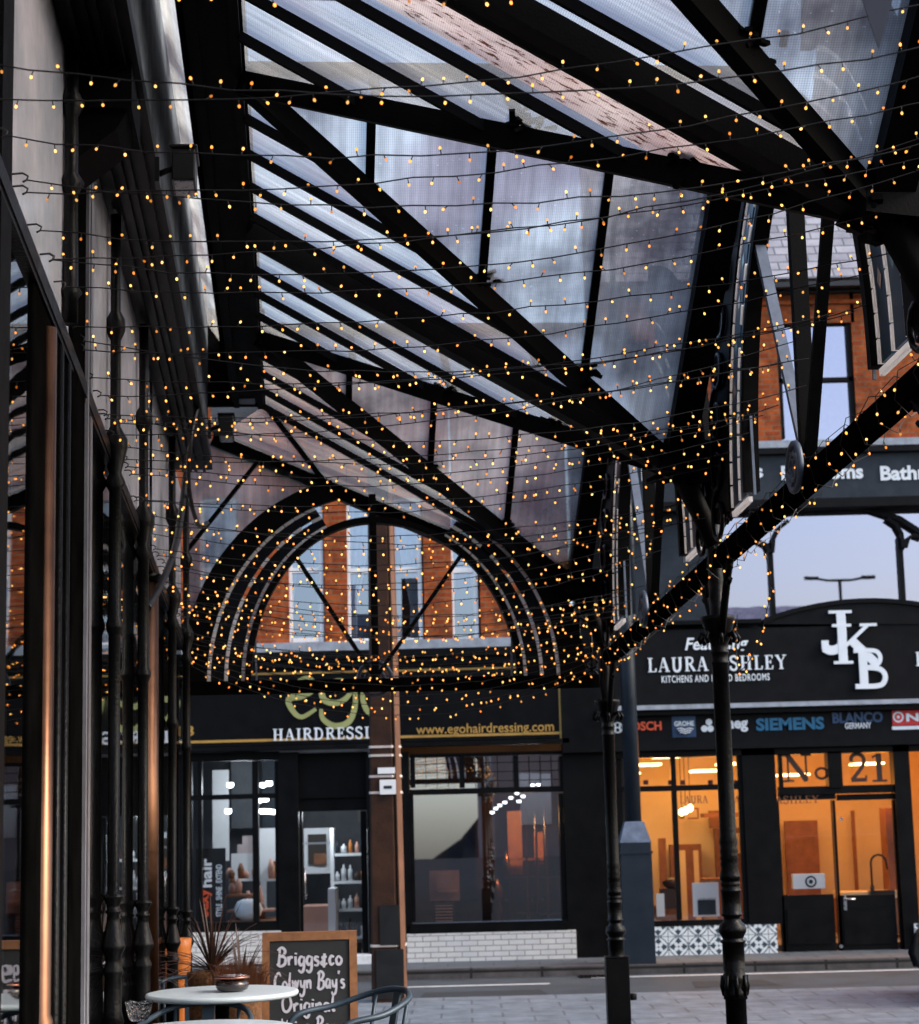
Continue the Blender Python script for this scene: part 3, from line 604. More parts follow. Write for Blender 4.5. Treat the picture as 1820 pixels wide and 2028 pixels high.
s = MB(); p_ = onY(985, 1800, YF + 1.2); s.lathe(p_, [(.05, -.4), (.09, -.1), (.05, .1), (.09, .25), (.03, .42)], 12); s.lathe(p_ + Vector((.15, .2, .4)), [(.04, 0), (.06, .2), (.02, .4)], 10); s.build('vase', M['copper'], hair)
s = MB()
for x, y in ((975, 1612), (982, 1604), (990, 1598), (1000, 1592), (1012, 1583), (1024, 1574), (1036, 1568), (1046, 1566), (1028, 1590), (1036, 1580), (1055, 1558), (1066, 1557)): p_ = onY(x, y, YF + 1.8); s.lathe(p_, [(.02, 0), (.034, .015), (.03, .04)], 8, smooth=False)  # glowing beads put in for fairy lights mirrored in the right pane
for x, y in ((521, 1560), (533, 1557), (514, 1590), (526, 1588), (520, 1612), (530, 1612), (540, 1613), (452, 1612), (456, 1560), (610, 1604)): p_ = onY(x, y, YF + 1.2); s.lathe(p_, [(.02, 0), (.05, .02), (.045, .07)], 10)
s.build('spots_and_mirrored_lights', M['cool'], hair)
def lamp(name, loc, en, col, rad=.15, parent=None):
    l = bpy.data.lights.new(name, 'POINT'); l.energy = en; l.color = col; l.shadow_soft_size = rad
    o = bpy.data.objects.new(name, l); COL.objects.link(o); o.location = Vector(loc) - (wloc(parent) if parent else Vector()); o.parent = parent; return o
for x, y, Y, e in ((480, 1560, 1.0, 12), (640, 1600, 1.2, 20)):
    lamp('room_lamp', onY(x, y, YF + Y), e, (.86, .93, 1), .15, hair)
lamp('room_lamp', onY(1040, 1620, YF + 1.0), 40, (1, .5, .2), .1, hair)

# ================================================================== kitchen showroom (facing, right)
YJ = YF
kit = thing('kitchen_showroom', (onY(1600, 1890, YJ).x, YJ, GZ), 'charcoal fronted kitchen showroom with glowing orange windows and an arched window above', 'shop')
b = MB()
for a in ((1195, 555, 1540, 880), (1690, 555, 1830, 880), (1540, 555, 1690, 640), (1960, 555, 2400, 880), (1830, 555, 1960, 640)): fbox(b, *a, YJ, .3)
b.build('wall', M['brick'], kit)
b = MB(); a_, b_, c_, d_ = rect(1195, 555, 2400, 570, YJ)
b.hexa([(a_, YJ - .25, d_), (b_, YJ - .25, d_), (b_, YJ + 4, d_), (a_, YJ + 4, d_), (a_, YJ + .0, d_ + .05), (b_, YJ + .0, d_ + .05), (b_, YJ + 4, d_ + 4.2), (a_, YJ + 4, d_ + 4.2)]); b.build('roof', M['slates'], kit)
b = MB(); fbox(b, 1195, 552, 2400, 562, YJ - .32, .14); fbox(b, 1195, 566, 2400, 574, YJ - .12, .12); b.build('gutter', M['blackplastic'], kit)
b = MB(); fbox(b, 1195, 590, 2400, 597, YJ - .05, .05); b.build('brick_course', M['brick'], kit)
for x0, x1 in ((1540, 1690), (1830, 1960)):
    f = MB()
    for a in ((x0, 640, x0 + 9, 868), (x1 - 9, 640, x1, 868), (x0, 634, x1, 644), (x0, 748, x1, 756)): fbox(f, *a, YJ + .04, .1)
    wn = f.build('window', M['char'], kit)
    p = MB(); fquad(p, x0, 640, x1, 872, YJ + .1); p.build('pane', M['pane_sky'], wn)
    p = MB(); fbox(p, x0, 640, x1, 872, YJ + .5, .02); p.build('blind', M['curtain'], wn)
b = MB(); fbox(b, 1195, 866, 2400, 880, YJ - .3, .6); b.build('sill', M['lead'], kit)
b = MB(); fbox(b, 1195, 880, 2400, 892, YJ - .34, .34, 1); fbox(b, 1195, 892, 2400, 982, YJ - .24, .24); fbox(b, 1195, 982, 2400, 1000, YJ - .3, .3, 1); ub = b.build('upper_fascia', [M['slate'], M['char']], kit)
for s_, x0, x1 in (('Kitchens', 1270, 1511), ('Bedrooms', 1547, 1709), ('Bathrooms', 1743, 1925)):
    b = MB(); ftext(b, s_, x0, 921, x1, 950, YJ - .244, bold=.035); b.build('lettering', M['letter'], ub)
# arched first floor window
for a in ((1195, 1000, 1424, 1330), (1900, 1000, 2400, 1330), (1424, 1236, 1900, 1330)):
    b = MB(); fbox(b, *a, YJ + (.02 if a[1] > 1100 else 0), .25); b.build('upper_wall', M['slate'], kit)
f = MB()
def arc(x0, x1, ytop, yspr, n=14):
    return [(x0 + (x1 - x0) * i / n, yspr - (yspr - ytop) * math.sqrt(max(0, 1 - (2 * i / n - 1) ** 2)) ** 1.1) for i in range(n + 1)]
def fpoly(mb, pts, wd, Y):
    mb.ribbon([onY(x, y, Y) for x, y in pts], wd, EX, EZ, .07)
for a in ((1524, 1075, 1534, 1235), (1782, 1065, 1792, 1225), (1424, 1000, 1432, 1240), (1892, 1000, 1900, 1240)): fbox(f, *a, YJ + .02, .1)
fpoly(f, [(1424, 1110), (1440, 1085), (1480, 1050), (1530, 1024), (1580, 1010), (1650, 1002), (1720, 1008), (1780, 1028), (1830, 1060), (1880, 1110), (1898, 1150)], .07, YJ + .025)
fpoly(f, [(1529, 1095), (1531, 1068), (1542, 1046), (1560, 1032)], .05, YJ + .027); fpoly(f, [(1787, 1085), (1784, 1058), (1774, 1040), (1756, 1028)], .05, YJ + .027)
fpoly(f, [(1792, 1085), (1797, 1068), (1808, 1060), (1826, 1066)], .05, YJ + .027); fpoly(f, [(1524, 1095), (1516, 1080), (1500, 1072), (1478, 1066)], .05, YJ + .027)
wn = f.build('arched_window', M['char'], kit)
p = MB(); fquad(p, 1424, 1000, 1900, 1240, YJ + .1); p.build('pane', M['pane_sky'], wn)
p = MB(); fbox(p, 1424, 990, 1900, 1250, YJ + 1.6, .02); p.build('room_back', M['dark_in'], wn)
# fascia
b = MB(); Yk = YJ - .3
fbox(b, 1190, 1236, 2400, 1386, Yk, .3)
top = [(1508, 1236)] + [(1508 + i * (1940 - 1508) / 16, 1236 - 42 * math.sin(math.pi * i / 16) ** .8) for i in range(1, 16)] + [(1940, 1236)]
b.prism([onY(x, y, Yk - .02) for x, y in top], (0, .32, 0)); jf = b.build('fascia', M['char'], kit)
b = MB(); fbox(b, 1190, 1229, 1508, 1237, Yk - .06, .36); fbox(b, 1940, 1229, 2400, 1237, Yk - .06, .36)
for (xa, ya_), (xb, yb_) in zip(top[:-1], top[1:]): b.beam(onY(xa, ya_ - 3, Yk + .1), onY(xb, yb_ - 3, Yk + .1), .3, .06)
b.build('fascia_capping', M['black_wall'], jf)
b = MB(); fbox(b, 1190, 1384, 2400, 1393, Yk - .1, .4); fbox(b, 1190, 1394, 2400, 1404, Yk - .02, .3, 1); b.build('lead_moulding', [M['lead'], M['black_wall']], kit)
Yt = Yk - .004
for kind_, body, x0, y0, x1, y1, kw in ((ftext, 'Featuring', 1356, 1262, 1482, 1294, dict(bold=.02, shear=.25)), (fglyph, 'LAURA ASHLEY', 1282, 1300, 1557, 1328, dict(space=.12)), (ftext, 'KITCHENS AND FITTED BEDROOMS', 1310, 1336, 1524, 1350, dict(bold=.015, spacing=1.15)), (fglyph, 'LAURA ASHLEY', 1812, 1288, 2087, 1316, dict(space=.12))):
    b = MB(); kind_(b, body, x0, y0, x1, y1, Yt, **kw); b.build('lettering', M['letter'], jf)
for ch, x0, y0, x1, y1, th in (('J', 1622, 1210, 1682, 1288, .03), ('K', 1645, 1236, 1735, 1314, .034), ('B', 1688, 1286, 1758, 1362, .038)):
    b = MB(); fglyph(b, ch, x0, y0, x1, y1, Yt - .03, th=th); b.build('monogram_letter', M['letter'], jf)
b = MB(); fbox(b, 1190, 1404, 2400, 1474, YJ - .2, .2); lf = b.build('logo_band', M['char'], kit)
Yl = YJ - .204
def disc(mb, x, y, r, Y, m=0, n=20):
    c = onY(x, y, Y); mb.face([c + Vector((r * math.cos(-2 * math.pi * i / n), 0, -r * math.sin(-2 * math.pi * i / n))) for i in range(n)], m)
LOGO_M = [M['letter'], M['char'], M['redtext'], M['navy'], M['bluetext'], M['red']]
b = MB(); disc(b, 1223, 1441, .075, Yl, 0); disc(b, 1223, 1441, .058, Yl - .003, 1); ftext(b, 'H', 1217, 1434, 1229, 1448, Yl - .006, 0, bold=.03)
b.build('brand_logo', LOGO_M, lf); b = MB(); ftext(b, 'BOSCH', 1238, 1429, 1310, 1447, Yl, 2, bold=.03); b.build('brand_logo', LOGO_M, lf); b = MB(); fbox(b, 1331, 1418, 1378, 1460, Yl, .004, 3); ftext(b, 'GROHE', 1335, 1428, 1374, 1438, Yl - .004, 0, bold=.03)
for k in (0, 1, 2): fpoly(b, [(1340 + k * 3, 1444 + k * 4), (1348, 1442 + k * 4), (1356, 1445 + k * 4), (1364, 1442 + k * 4), (1372 - k * 3, 1444 + k * 4)], .012, Yl - .004)
b.build('brand_logo', LOGO_M, lf); b = MB()
for x, y in ((1395, 1443), (1404, 1430), (1407, 1443)): disc(b, x, y, .045, Yl, 0)
ftext(b, 'smeg', 1420, 1427, 1481, 1450, Yl, 0, bold=.04); b.build('brand_logo', LOGO_M, lf); b = MB(); ftext(b, 'SIEMENS', 1497, 1421, 1632, 1446, Yl, 4, bold=.04)
b.build('brand_logo', LOGO_M, lf); b = MB(); ftext(b, 'BLANCO', 1648, 1410, 1748, 1432, Yl, 3, bold=.04); ftext(b, 'GERMANY', 1673, 1431, 1725, 1443, Yl, 0, bold=.02)
b.build('brand_logo', LOGO_M, lf); b = MB(); fbox(b, 1767, 1406, 1880, 1435, Yl, .004, 5); ftext(b, 'NEFF', 1794, 1412, 1872, 1428, Yl - .004, 0, bold=.04); disc(b, 1779, 1420, .075, Yl - .004, 0); disc(b, 1779, 1420, .05, Yl - .007, 5); disc(b, 1779, 1420, .022, Yl - .010, 0); fbox(b, 1767, 1437, 1880, 1444, Yl, .004, 0)
b.build('brand_logo', LOGO_M, lf)
# shopfront
b = MB()
for a in ((1190, 1474, 1225, 1905), (1476, 1474, 1542, 1830), (1200, 1474, 2400, 1488), (1780, 1474, 1812, 1893), (1640, 1488, 1668, 1560)): fbox(b, *a, YJ - .1, .25)
b.build('shop_surround', M['black_wall'], kit)
wn = MB()
for a in ((1225, 1555, 1476, 1566), (1225, 1822, 1540, 1834)): fbox(wn, *a, YJ - .06, .1)
for x in (1225, 1334, 1466): fbox(wn, x, 1488, x + 10, 1822, YJ - .055, .09)
wn = wn.build('display_window', M['black_wall'], kit)
p = MB(); fquad(p, 1225, 1486, 1478, 1828, YJ); p.build('pane', M['pane'], wn)
for x in (1279, 1328, 1352, 1407, 1458):
    b = MB(); fbox(b, x - 5, 1545, x + 5, 1554, YJ - .012, .006); b.build('red_corner_glass', M['dark_red'], wn)
wn = MB(); fbox(wn, 1542, 1488, 1550, 1560, YJ - .06, .1); fbox(wn, 1542, 1556, 1780, 1572, YJ - .065, .12); wn = wn.build('door_transom', M['black_wall'], kit)
p = MB(); fquad(p, 1542, 1486, 1782, 1560, YJ); p.build('pane', M['pane'], wn)
for ch, x0, y0, x1, y1 in (('N', 1548, 1494, 1610, 1548), ('o', 1612, 1508, 1641, 1542), ('2', 1680, 1492, 1718, 1548), ('1', 1722, 1492, 1758, 1548)):
    b = MB(); fglyph(b, ch, x0, y0, x1, y1, YJ - .015, th=.006); b.build('number_lettering', M['dark_brown'], wn)
for x0, x1, g0, g1 in ((1542, 1655, 1560, 1646), (1657, 1780, 1672, 1768)):
    dr = MB(); Yd = YJ - .02
    for a in ((x0, 1572, x1, 1584), (x0, 1584, g0 - 10, 1886), (g1 + 8, 1584, x1, 1886), (g0 - 10, 1772, g1 + 8, 1886)): fbox(dr, *a, Yd, .06)
    fbox(dr, g0, 1800, g1, 1870, Yd - .015, .015)
    dr = dr.build('door', M['black_wall'], kit)
    p = MB(); fquad(p, g0 - 12, 1582, g1 + 10, 1774, Yd + .03); p.build('pane', M['pane'], dr)
    if x0 > 1600:
        h = MB(); c = onY(1674, 1788, Yd - .02); h.box((c.x - .02, c.y, c.z - .1), (c.x + .02, c.y + .02, c.z + .1)); h.tube([c + Vector((0, 0, .05)), c + Vector((0, -.06, .05)), c + Vector((.13, -.06, .05))], .013); h.build('handle', M['steel'], dr)
        h = MB()
        for y in (1622, 1874): disc(h, 1666, y, .025, Yd - .004)
        h.build('lock', M['steel'], dr)
# patterned tiles below the window
m, t, out = newmat('patterned_tiles'); L = t.links.new
bs = N(t, 'ShaderNodeBsdfPrincipled', Roughness=.3); tc = N(t, 'ShaderNodeTexCoord'); sp = N(t, 'ShaderNodeSeparateXYZ'); L(tc.outputs['Object'], sp.inputs[0])
def cell(sock, off=0., P=.27):
    a = N(t, 'ShaderNodeMath', operation='MULTIPLY_ADD'); a.inputs[1].default_value = 1 / P; a.inputs[2].default_value = 50 + off; L(sock, a.inputs[0])
    f_ = N(t, 'ShaderNodeMath', operation='FRACT'); L(a.outputs[0], f_.inputs[0]); s_ = N(t, 'ShaderNodeMath', operation='SUBTRACT'); s_.inputs[1].default_value = .5; L(f_.outputs[0], s_.inputs[0]); return s_.outputs[0]
def op(o_, a, b_=None, v=None):
    n_ = N(t, 'ShaderNodeMath', operation=o_); L(a, n_.inputs[0])
    if b_ is not None: L(b_, n_.inputs[1])
    if v is not None: n_.inputs[1].default_value = v
    return n_.outputs[0]
cx, cz = cell(sp.outputs[0]), cell(sp.outputs[2]); ax, az = op('ABSOLUTE', cx), op('ABSOLUTE', cz)
rr = op('SQRT', op('ADD', op('MULTIPLY', cx, cx), op('MULTIPLY', cz, cz)))
ang = op('ABSOLUTE', op('SINE', op('MULTIPLY', op('ARCTAN2', cx, cz), v=2.)))
petal = op('LESS_THAN', op('ABSOLUTE', op('SUBTRACT', rr, v=.27)), op('MULTIPLY', op('SUBTRACT', op('MULTIPLY', ang, v=-1.), v=-1.0), v=.17))
ring = op('LESS_THAN', op('ABSOLUTE', op('SUBTRACT', op('ADD', ax, az), v=.62)), v=.022)
ring2 = op('LESS_THAN', op('ABSOLUTE', op('SUBTRACT', rr, v=.46)), v=.018); dot = op('LESS_THAN', rr, v=.05)
edge = op('GREATER_THAN', op('MAXIMUM', ax, az), v=.485)
al = op('MAXIMUM', op('MAXIMUM', petal, ring), op('MAXIMUM', op('MAXIMUM', dot, ring2), edge))
mx = N(t, 'ShaderNodeMix', data_type='RGBA'); L(al, mx.inputs[0]); mx.inputs[6].default_value = (.66, .70, .72, 1); mx.inputs[7].default_value = (.03, .05, .07, 1); L(mx.outputs[2], bs.inputs['Base Color']); L(bs.outputs[0], out.inputs[0]); M['tiles'] = m
b = MB(); fbox(b, 1225, 1834, 1540, 1903, YJ - .14, .2); fbox(b, 1812, 1822, 2400, 1885, YJ - .14, .2); b.build('tiled_riser', M['tiles'], kit)
b = MB(); fbox(b, 1540, 1887, 1812, 1897, YJ - .3, .5); b.build('door_step', M['kerb'], kit)
# warm interior
jx0, jx1 = onY(1215, 1700, YJ).x, onY(1830, 1700, YJ).x + 1
r = MB(); r.box((jx0, YJ + 3.4, GZ), (jx1, YJ + 3.5, 3.2)); r.box((jx0 - .1, YJ + .2, GZ), (jx0, YJ + 3.4, 3.2)); r.box((jx1, YJ + .2, GZ), (jx1 + .1, YJ + 3.4, 3.2)); xm = onY(1500, 1700, YJ + 2).x; r.box((xm, YJ + 1.6, GZ), (xm + .12, YJ + 3.4, 3.2)); r.build('room_wall', M['cream'], kit)
r = MB(); r.box((jx0, YJ + .2, 3.1), (jx1, YJ + 3.4, 3.15)); r.build('room_ceiling', M['cream'], kit)
r = MB(); r.box((jx0, YJ + .2, GZ + .02), (jx1, YJ + 3.4, GZ + .1)); r.build('room_floor', M['floor_in'], kit)
Yb = YJ + 3.1
for a in ((1420, 1640, 1478, 1820, Yb, .2), (1330, 1672, 1392, 1830, Yb, .2), (1308, 1660, 1322, 1840, Yb - .2, .1), (1560, 1625, 1625, 1860, Yb, .1), (1758, 1600, 1790, 1790, YJ + 1.6, .4), (1668, 1780, 1800, 1850, YJ + 1.2, .6), (1690, 1605, 1697, 1775, Yb, .05), (1395, 1610, 1476, 1618, YJ + 2.2, .5), (1405, 1605, 1440, 1640, Yb + .05, .1), (1300, 1795, 1345, 1822, YJ + 1.6, .5), (1395, 1740, 1440, 1748, YJ + 1.4, .5)):
    s = MB(); fbox(s, *a); s.build('cabinet', M['cab_brown'], kit)
s = MB(); fbox(s, 1345, 1600, 1355, 1622, Yb - .03, .03); fbox(s, 1362, 1600, 1384, 1603, Yb - .03, .03); fbox(s, 1362, 1619, 1384, 1622, Yb - .03, .03); fbox(s, 1381, 1603, 1384, 1619, Yb - .03, .03); s.build('wall_emblem', M['cab_brown'], kit)
s = MB(); fbox(s, 1310, 1760, 1340, 1800, YJ + 1., .3); s.lathe(onY(1330, 1760, YJ + 1.1), [(.05, 0), (.12, .05), (.13, .1), (.03, .16)], 12); s.build('worktop_goods', M['dark_brown'], kit)
s = MB()
for a in ((1450, 1650, 1472, 1690), (1434, 1650, 1447, 1815)): fbox(s, *a, Yb - .02, .02)
fbox(s, 1668, 1766, 1810, 1779, YJ + 1.15, .7); fbox(s, 1345, 1684, 1360, 1828, Yb - .01, .01); fbox(s, 1376, 1684, 1386, 1828, Yb - .01, .01); s.build('worktop', M['cream'], kit)
s = MB(); c = onY(1728, 1768, YJ + 1.2); s.lathe(c, [(.03, 0), (.03, .1)], 10); s.tube([c + Vector((0, 0, .1)), c + Vector((0, 0, .42))] + [c + Vector((.11 - .11 * math.cos(a), 0, .42 + .11 * math.sin(a))) for a in (.5, 1., 1.57, 2.1, 2.7, 3.1)] + [c + Vector((.23, 0, .32))], .016, 8); s.box((c.x - .05, c.y - .1, c.z - .02), (c.x + .3, c.y + .1, c.z + .03)); s.build('kitchen_tap', M['blackplastic'], kit)
s = MB(); fbox(s, 1372, 1748, 1424, 1815, YJ + .5, .05); fbox(s, 1300, 1770, 1316, 1815, YJ + .4, .04); s = s.build('display_card', M['inwhite'], kit)
b = MB(); fbox(b, 1382, 1782, 1418, 1812, YJ + .494, .005); b.build('card_print', M['slate'], s)
b = MB(); ftext(b, 'LAURA ASHLEY', 1382, 1778, 1418, 1784, YJ + .49); b.build('card_lettering', M['slate'], s)
s = MB(); c = onY(1600, 1760, YJ + .35); s.box((c.x - .2, c.y, c.z), (c.x + .24, c.y + .12, c.z + .2)); s = s.build('white_box', M['inwhite'], kit)
b = MB(); disc(b, 1600 + 6, 1746, .08, YJ + .346, 0); disc(b, 1606, 1746, .055, YJ + .343, 1); disc(b, 1606, 1746, .03, YJ + .340, 0); b.build('round_emblem', [M['slate'], M['inwhite']], s)
for body, x0, x1, yy in (('LAURA', 1346, 1402, -.012), ('ASHLEY', 1452, 1540, -.012), ('ASHLEY', 1535, 1622, -.024)):
    b = MB(); fglyph(b, body, x0, 1576, x1, 1591, YJ + yy, th=.004); b.build('glass_lettering', M['cab_brown'], kit)
pl = MB()
for x, y in ((1358, 1606), (1367, 1601), (1350, 1609)):
    c = onY(x, y, YJ + 1.4); pl.lathe(c, [(.012, -.05), (.045, -.02), (.045, .03), (.015, .06)], 10); pl.tube([c + Vector((0, 0, .06)), Vector((c.x, c.y, 3.1))], .006, 5, 1)
for x, y in ((1325, 1498), (1282, 1514), (1240, 1532), (1400, 1526), (1452, 1512), (1722, 1512), (1575, 1534)):
    c = onY(x, y, YJ + 1.7); pl.box((c.x - .2, c.y - .1, c.z - .015), (c.x + .2, c.y + .5, c.z + .015))
pl.build('ceiling_lights', [M['warm'], M['blackplastic']], kit)
for x, y, e in ((1290, 1540, 13), (1420, 1560, 11), (1610, 1560, 11), (1740, 1560, 13)):
    lamp('room_lamp', onY(x, y, YJ + 1.5), e, (1, .31, .04), .2, kit)

# ================================================================== glass canopy
UB, HB, UW, HW = 2.2, 2.6, -.2, 4.0
PD = [2.65, 6.6, 10.55, 14.5]; RD = [4.625, 8.575, 12.525]; UPOST, HT = 2.4, 2.0; WEND = 14.35
can = thing('glass_canopy', K(UPOST, 10.55, -1.02), 'black cast iron street canopy with folded wired glass roof and arched gables', 'canopy')
def glass_tri(mb, A, B, C, axis):
    e1 = axis.normalized(); n = (B - A).cross(C - A).normalized(); e2 = n.cross(e1)
    mb.face([A, B, C], 0, [((p - A).dot(e2), (p - A).dot(e1)) for p in (A, B, C)])
def wall_pt(d): return K(UW, d, HW)
def leafy(mb, c, s, n=26):
    for _ in range(n):
        v = Vector((random.gauss(0, 1), random.gauss(0, 1), random.gauss(0, .8))) * s * .22; a = random.uniform(0, 6.28); q = Vector((math.cos(a), math.sin(a), random.uniform(-.6, .6))) * s * .35
        mb.beam(c + v, c + v + q, s * .16, s * .1)
random.seed(11)
for i, dp in enumerate(PD):
    C = K(UB, dp, HB)
    # valley facet between two ridges
    d0 = RD[i - 1] if i else .7
    d1 = RD[i] if i < 3 else WEND + .1
    A, B = wall_pt(d0), wall_pt(d1)
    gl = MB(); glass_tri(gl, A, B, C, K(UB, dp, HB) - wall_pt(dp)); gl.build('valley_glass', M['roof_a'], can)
    dirv = C - wall_pt(dp)
    nb = 9
    for k in range(1, 10):
        d = dp - 1.975 + k * 3.95 / nb
        if abs(d - dp) < .15 or d > WEND or d < d0: continue
        tt = 1 - abs(d - dp) / 1.975
        if i == 3 and d > dp: continue
        r = MB(); r.beam(wall_pt(d), wall_pt(d) + dirv * tt, .027, .045, drop=.034); r.build('glazing_bar', M['iron'], can)
    if i < 3:
        r = MB(); r.beam(wall_pt(dp), C, .13, .1, drop=.055); r.build('valley_gutter', M['iron'], can)
    for rd in ((RD[i - 1] if i else None), (RD[i] if i < 3 else None)):
        if rd is None: continue
        r = MB(); r.beam(wall_pt(rd), C, .065, .11, drop=.05); r.build('hip_rafter', M['iron'], can)
    if i == 1:
        gl = MB()
        def sp_(d, f=1.): return wall_pt(d) + dirv * (1 - abs(d - dp) / 1.975) * f - ZV * .012
        q = [wall_pt(6.74) - ZV * .012, wall_pt(7.18) - ZV * .012, sp_(7.18), sp_(6.74)]
        e1 = dirv.normalized(); gl.face(q, 0, [((p - q[0]).dot(DV), (p - q[0]).dot(e1)) for p in q]); gl.build('rusty_pane', M['roof_r'], can)
for i, rd in enumerate(RD):
    A, G = wall_pt(rd), K(UB, rd, HW)
    for dp in (PD[i], PD[i + 1]):
        C = K(UB, dp, HB)
        gl = MB(); glass_tri(gl, A, G, C, G - C); gl.build('slope_glass', M['roof_b'], can)
        for s_ in (.25, .5, .75):
            r = MB(); a, b = A.lerp(G, s_), A.lerp(C, s_); r.beam(a, b, .034, .045, up=UV, drop=0); r.build('glazing_bar', M['iron'], can)
            if s_ > .3: r = MB(); leafy(r, b + ZV * .02, .16); r.build('iron_fitting', M['iron'], can)
        r = MB(); r.beam(G, C, .17, .16, up=UV); r.build('barge_rafter', M['iron'], can)
    r = MB(); r.beam(A, G, .05, .1); r.build('ridge', M['iron'], can)
# wall plate and outer gutter
r = MB(); r.kbox(-.46, UW, .5, WEND, HW, HW + .34); r.kbox(-.44, -.40, .5, WEND - .02, HW - .03, HW); r.kbox(-.26, -.215, .5, WEND - .02, HW - .04, HW); r.build('wall_plate', M['iron'], can)
r = MB(); r.kbox(-.41, -.28, WEND - .2, WEND - .06, HW - .012, HW - .002); r.build('fixing_plate', M['lead'], can)
# end verge, strut, end screen
vA, vB = K(-.62, 14.75, 3.84), K(2.12, 14.75, 2.64)
r = MB(); r.beam(vA, vB, .1, .13); r.build('verge_rafter', M['iron'], can)
gl = MB(); A = wall_pt(WEND); C = K(UB, 14.5, HB)
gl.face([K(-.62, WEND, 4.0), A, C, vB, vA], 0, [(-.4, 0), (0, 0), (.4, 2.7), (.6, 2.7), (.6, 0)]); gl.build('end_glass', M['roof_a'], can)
r = MB(); r.beam(A, K(.3, 14.75, 3.44), .03, .05); r.beam(K(-.03, WEND - .02, 3.97), C, .05, .08); r.build('end_strut', M['iron'], can)
# columns
def column_profile(top):
    z = lambda h: h + 1.02
    return [(.075, 0), (.075, .2), (.058, .25), (.058, .597), (.066, .60), (.066, .64), (.058, .66), (.066, .70), (.066, .728), (.056, .74), (.063, .768), (.061, .772), (.061, .90), (.071, .905), (.071, .915), (.056, .922), (.060, .934), (.076, .96), (.078, .975), (.072, 1.0), (.05, 1.02), (.046, 1.043), (.058, 1.05), (.058, 1.06), (.054, 1.065), (.054, 1.175), (.058, 1.18), (.058, 1.19), (.05, 1.20), (.055, 1.215), (.055, 1.23), (.049, 1.24), (.058, 1.245), (.056, 1.27), (.046, 1.31), (.052, 1.33), (.046, 1.35), (.053, 1.36), (.046, 1.38), (.052, 1.40), (.046, 1.42), (.052, 1.45), (.046, 1.485), (.0455, 1.8), (.047, 2.44), (.053, 2.447), (.053, 2.455), (.047, 2.465), (.047, 2.50), (.053, 2.507), (.053, 2.515), (.047, 2.525), (.05, 2.56), (.07, 2.60), (.085, 2.66), (.096, 2.69), (.098, 2.705), (.096, 2.717), (.045, 2.72), (.043, 2.9), (.043, top)]
for i, dp in enumerate(PD):
    c = MB(); base = K(UPOST, dp, -1.02); c.lathe(base, column_profile(3.62), 20); 
    co = c.build('column', M['iron_gloss'], can)
    c = MB()
    for k in range(8):
        a = k * math.pi / 4; q = base + Vector((.07 * math.cos(a), .07 * math.sin(a), 2.60)); c.tube([q, q + Vector((.03 * math.cos(a), .03 * math.sin(a), .02)), q + Vector((.045 * math.cos(a), .045 * math.sin(a), -.01)), q + Vector((.03 * math.cos(a), .03 * math.sin(a), -.04))], .012, 6)
        q = base + Vector((.061 * math.cos(a), .061 * math.sin(a), .62)); c.tube([q, q + Vector((.012 * math.cos(a), .012 * math.sin(a), .05)), q + Vector((.004 * math.cos(a), .004 * math.sin(a), .11))], .011, 6)
    c.build('capital_leaves', M['iron_gloss'], co)
    c = MB(); p_ = K(UPOST, dp, HT + .1)
    c.tube([K(UB, dp, HB - .02), K(UPOST - .05, dp, HB - .35), p_], [.07, .06, .05], 8); leafy(c, K(UB + .02, dp, HB - .06), .26, 30)
    c.beam(K(UB - .1, dp, HB + .02), K(UPOST + .08, dp, HB - .02), .26, .2)
    for sg in (-1, 1):
        pts = [p_ + DV * (sg * (.08 + .1 * k)) + ZV * (-.52 + .42 * math.sin(min(1, k / 4) * 1.5)) for k in range(5)]
        c.tube(pts, .022, 6)
        c.tube([p_ + DV * (sg * (.30 + .07 * math.cos(a))) + ZV * (-.20 + .07 * math.sin(a)) for a in [q * .5 for q in range(12)]], .014, 6)
    c.build('bracket', M['iron'], co)
c = MB(); base = K(UPOST, 14.5, -1.02); c.box(base + Vector((-.087, -.087, .0)), base + Vector((.087, .087, .775))); c.box(base + Vector((-.091, -.091, .775)), base + Vector((.091, .091, .787))); c.lathe(base + Vector((.105, -.02, .46)), [(.0, 0), (.035, .005), (.035, .05), (0, .055)], 10); c.build('post_casing', M['black_wall'], can, bevel=.008)
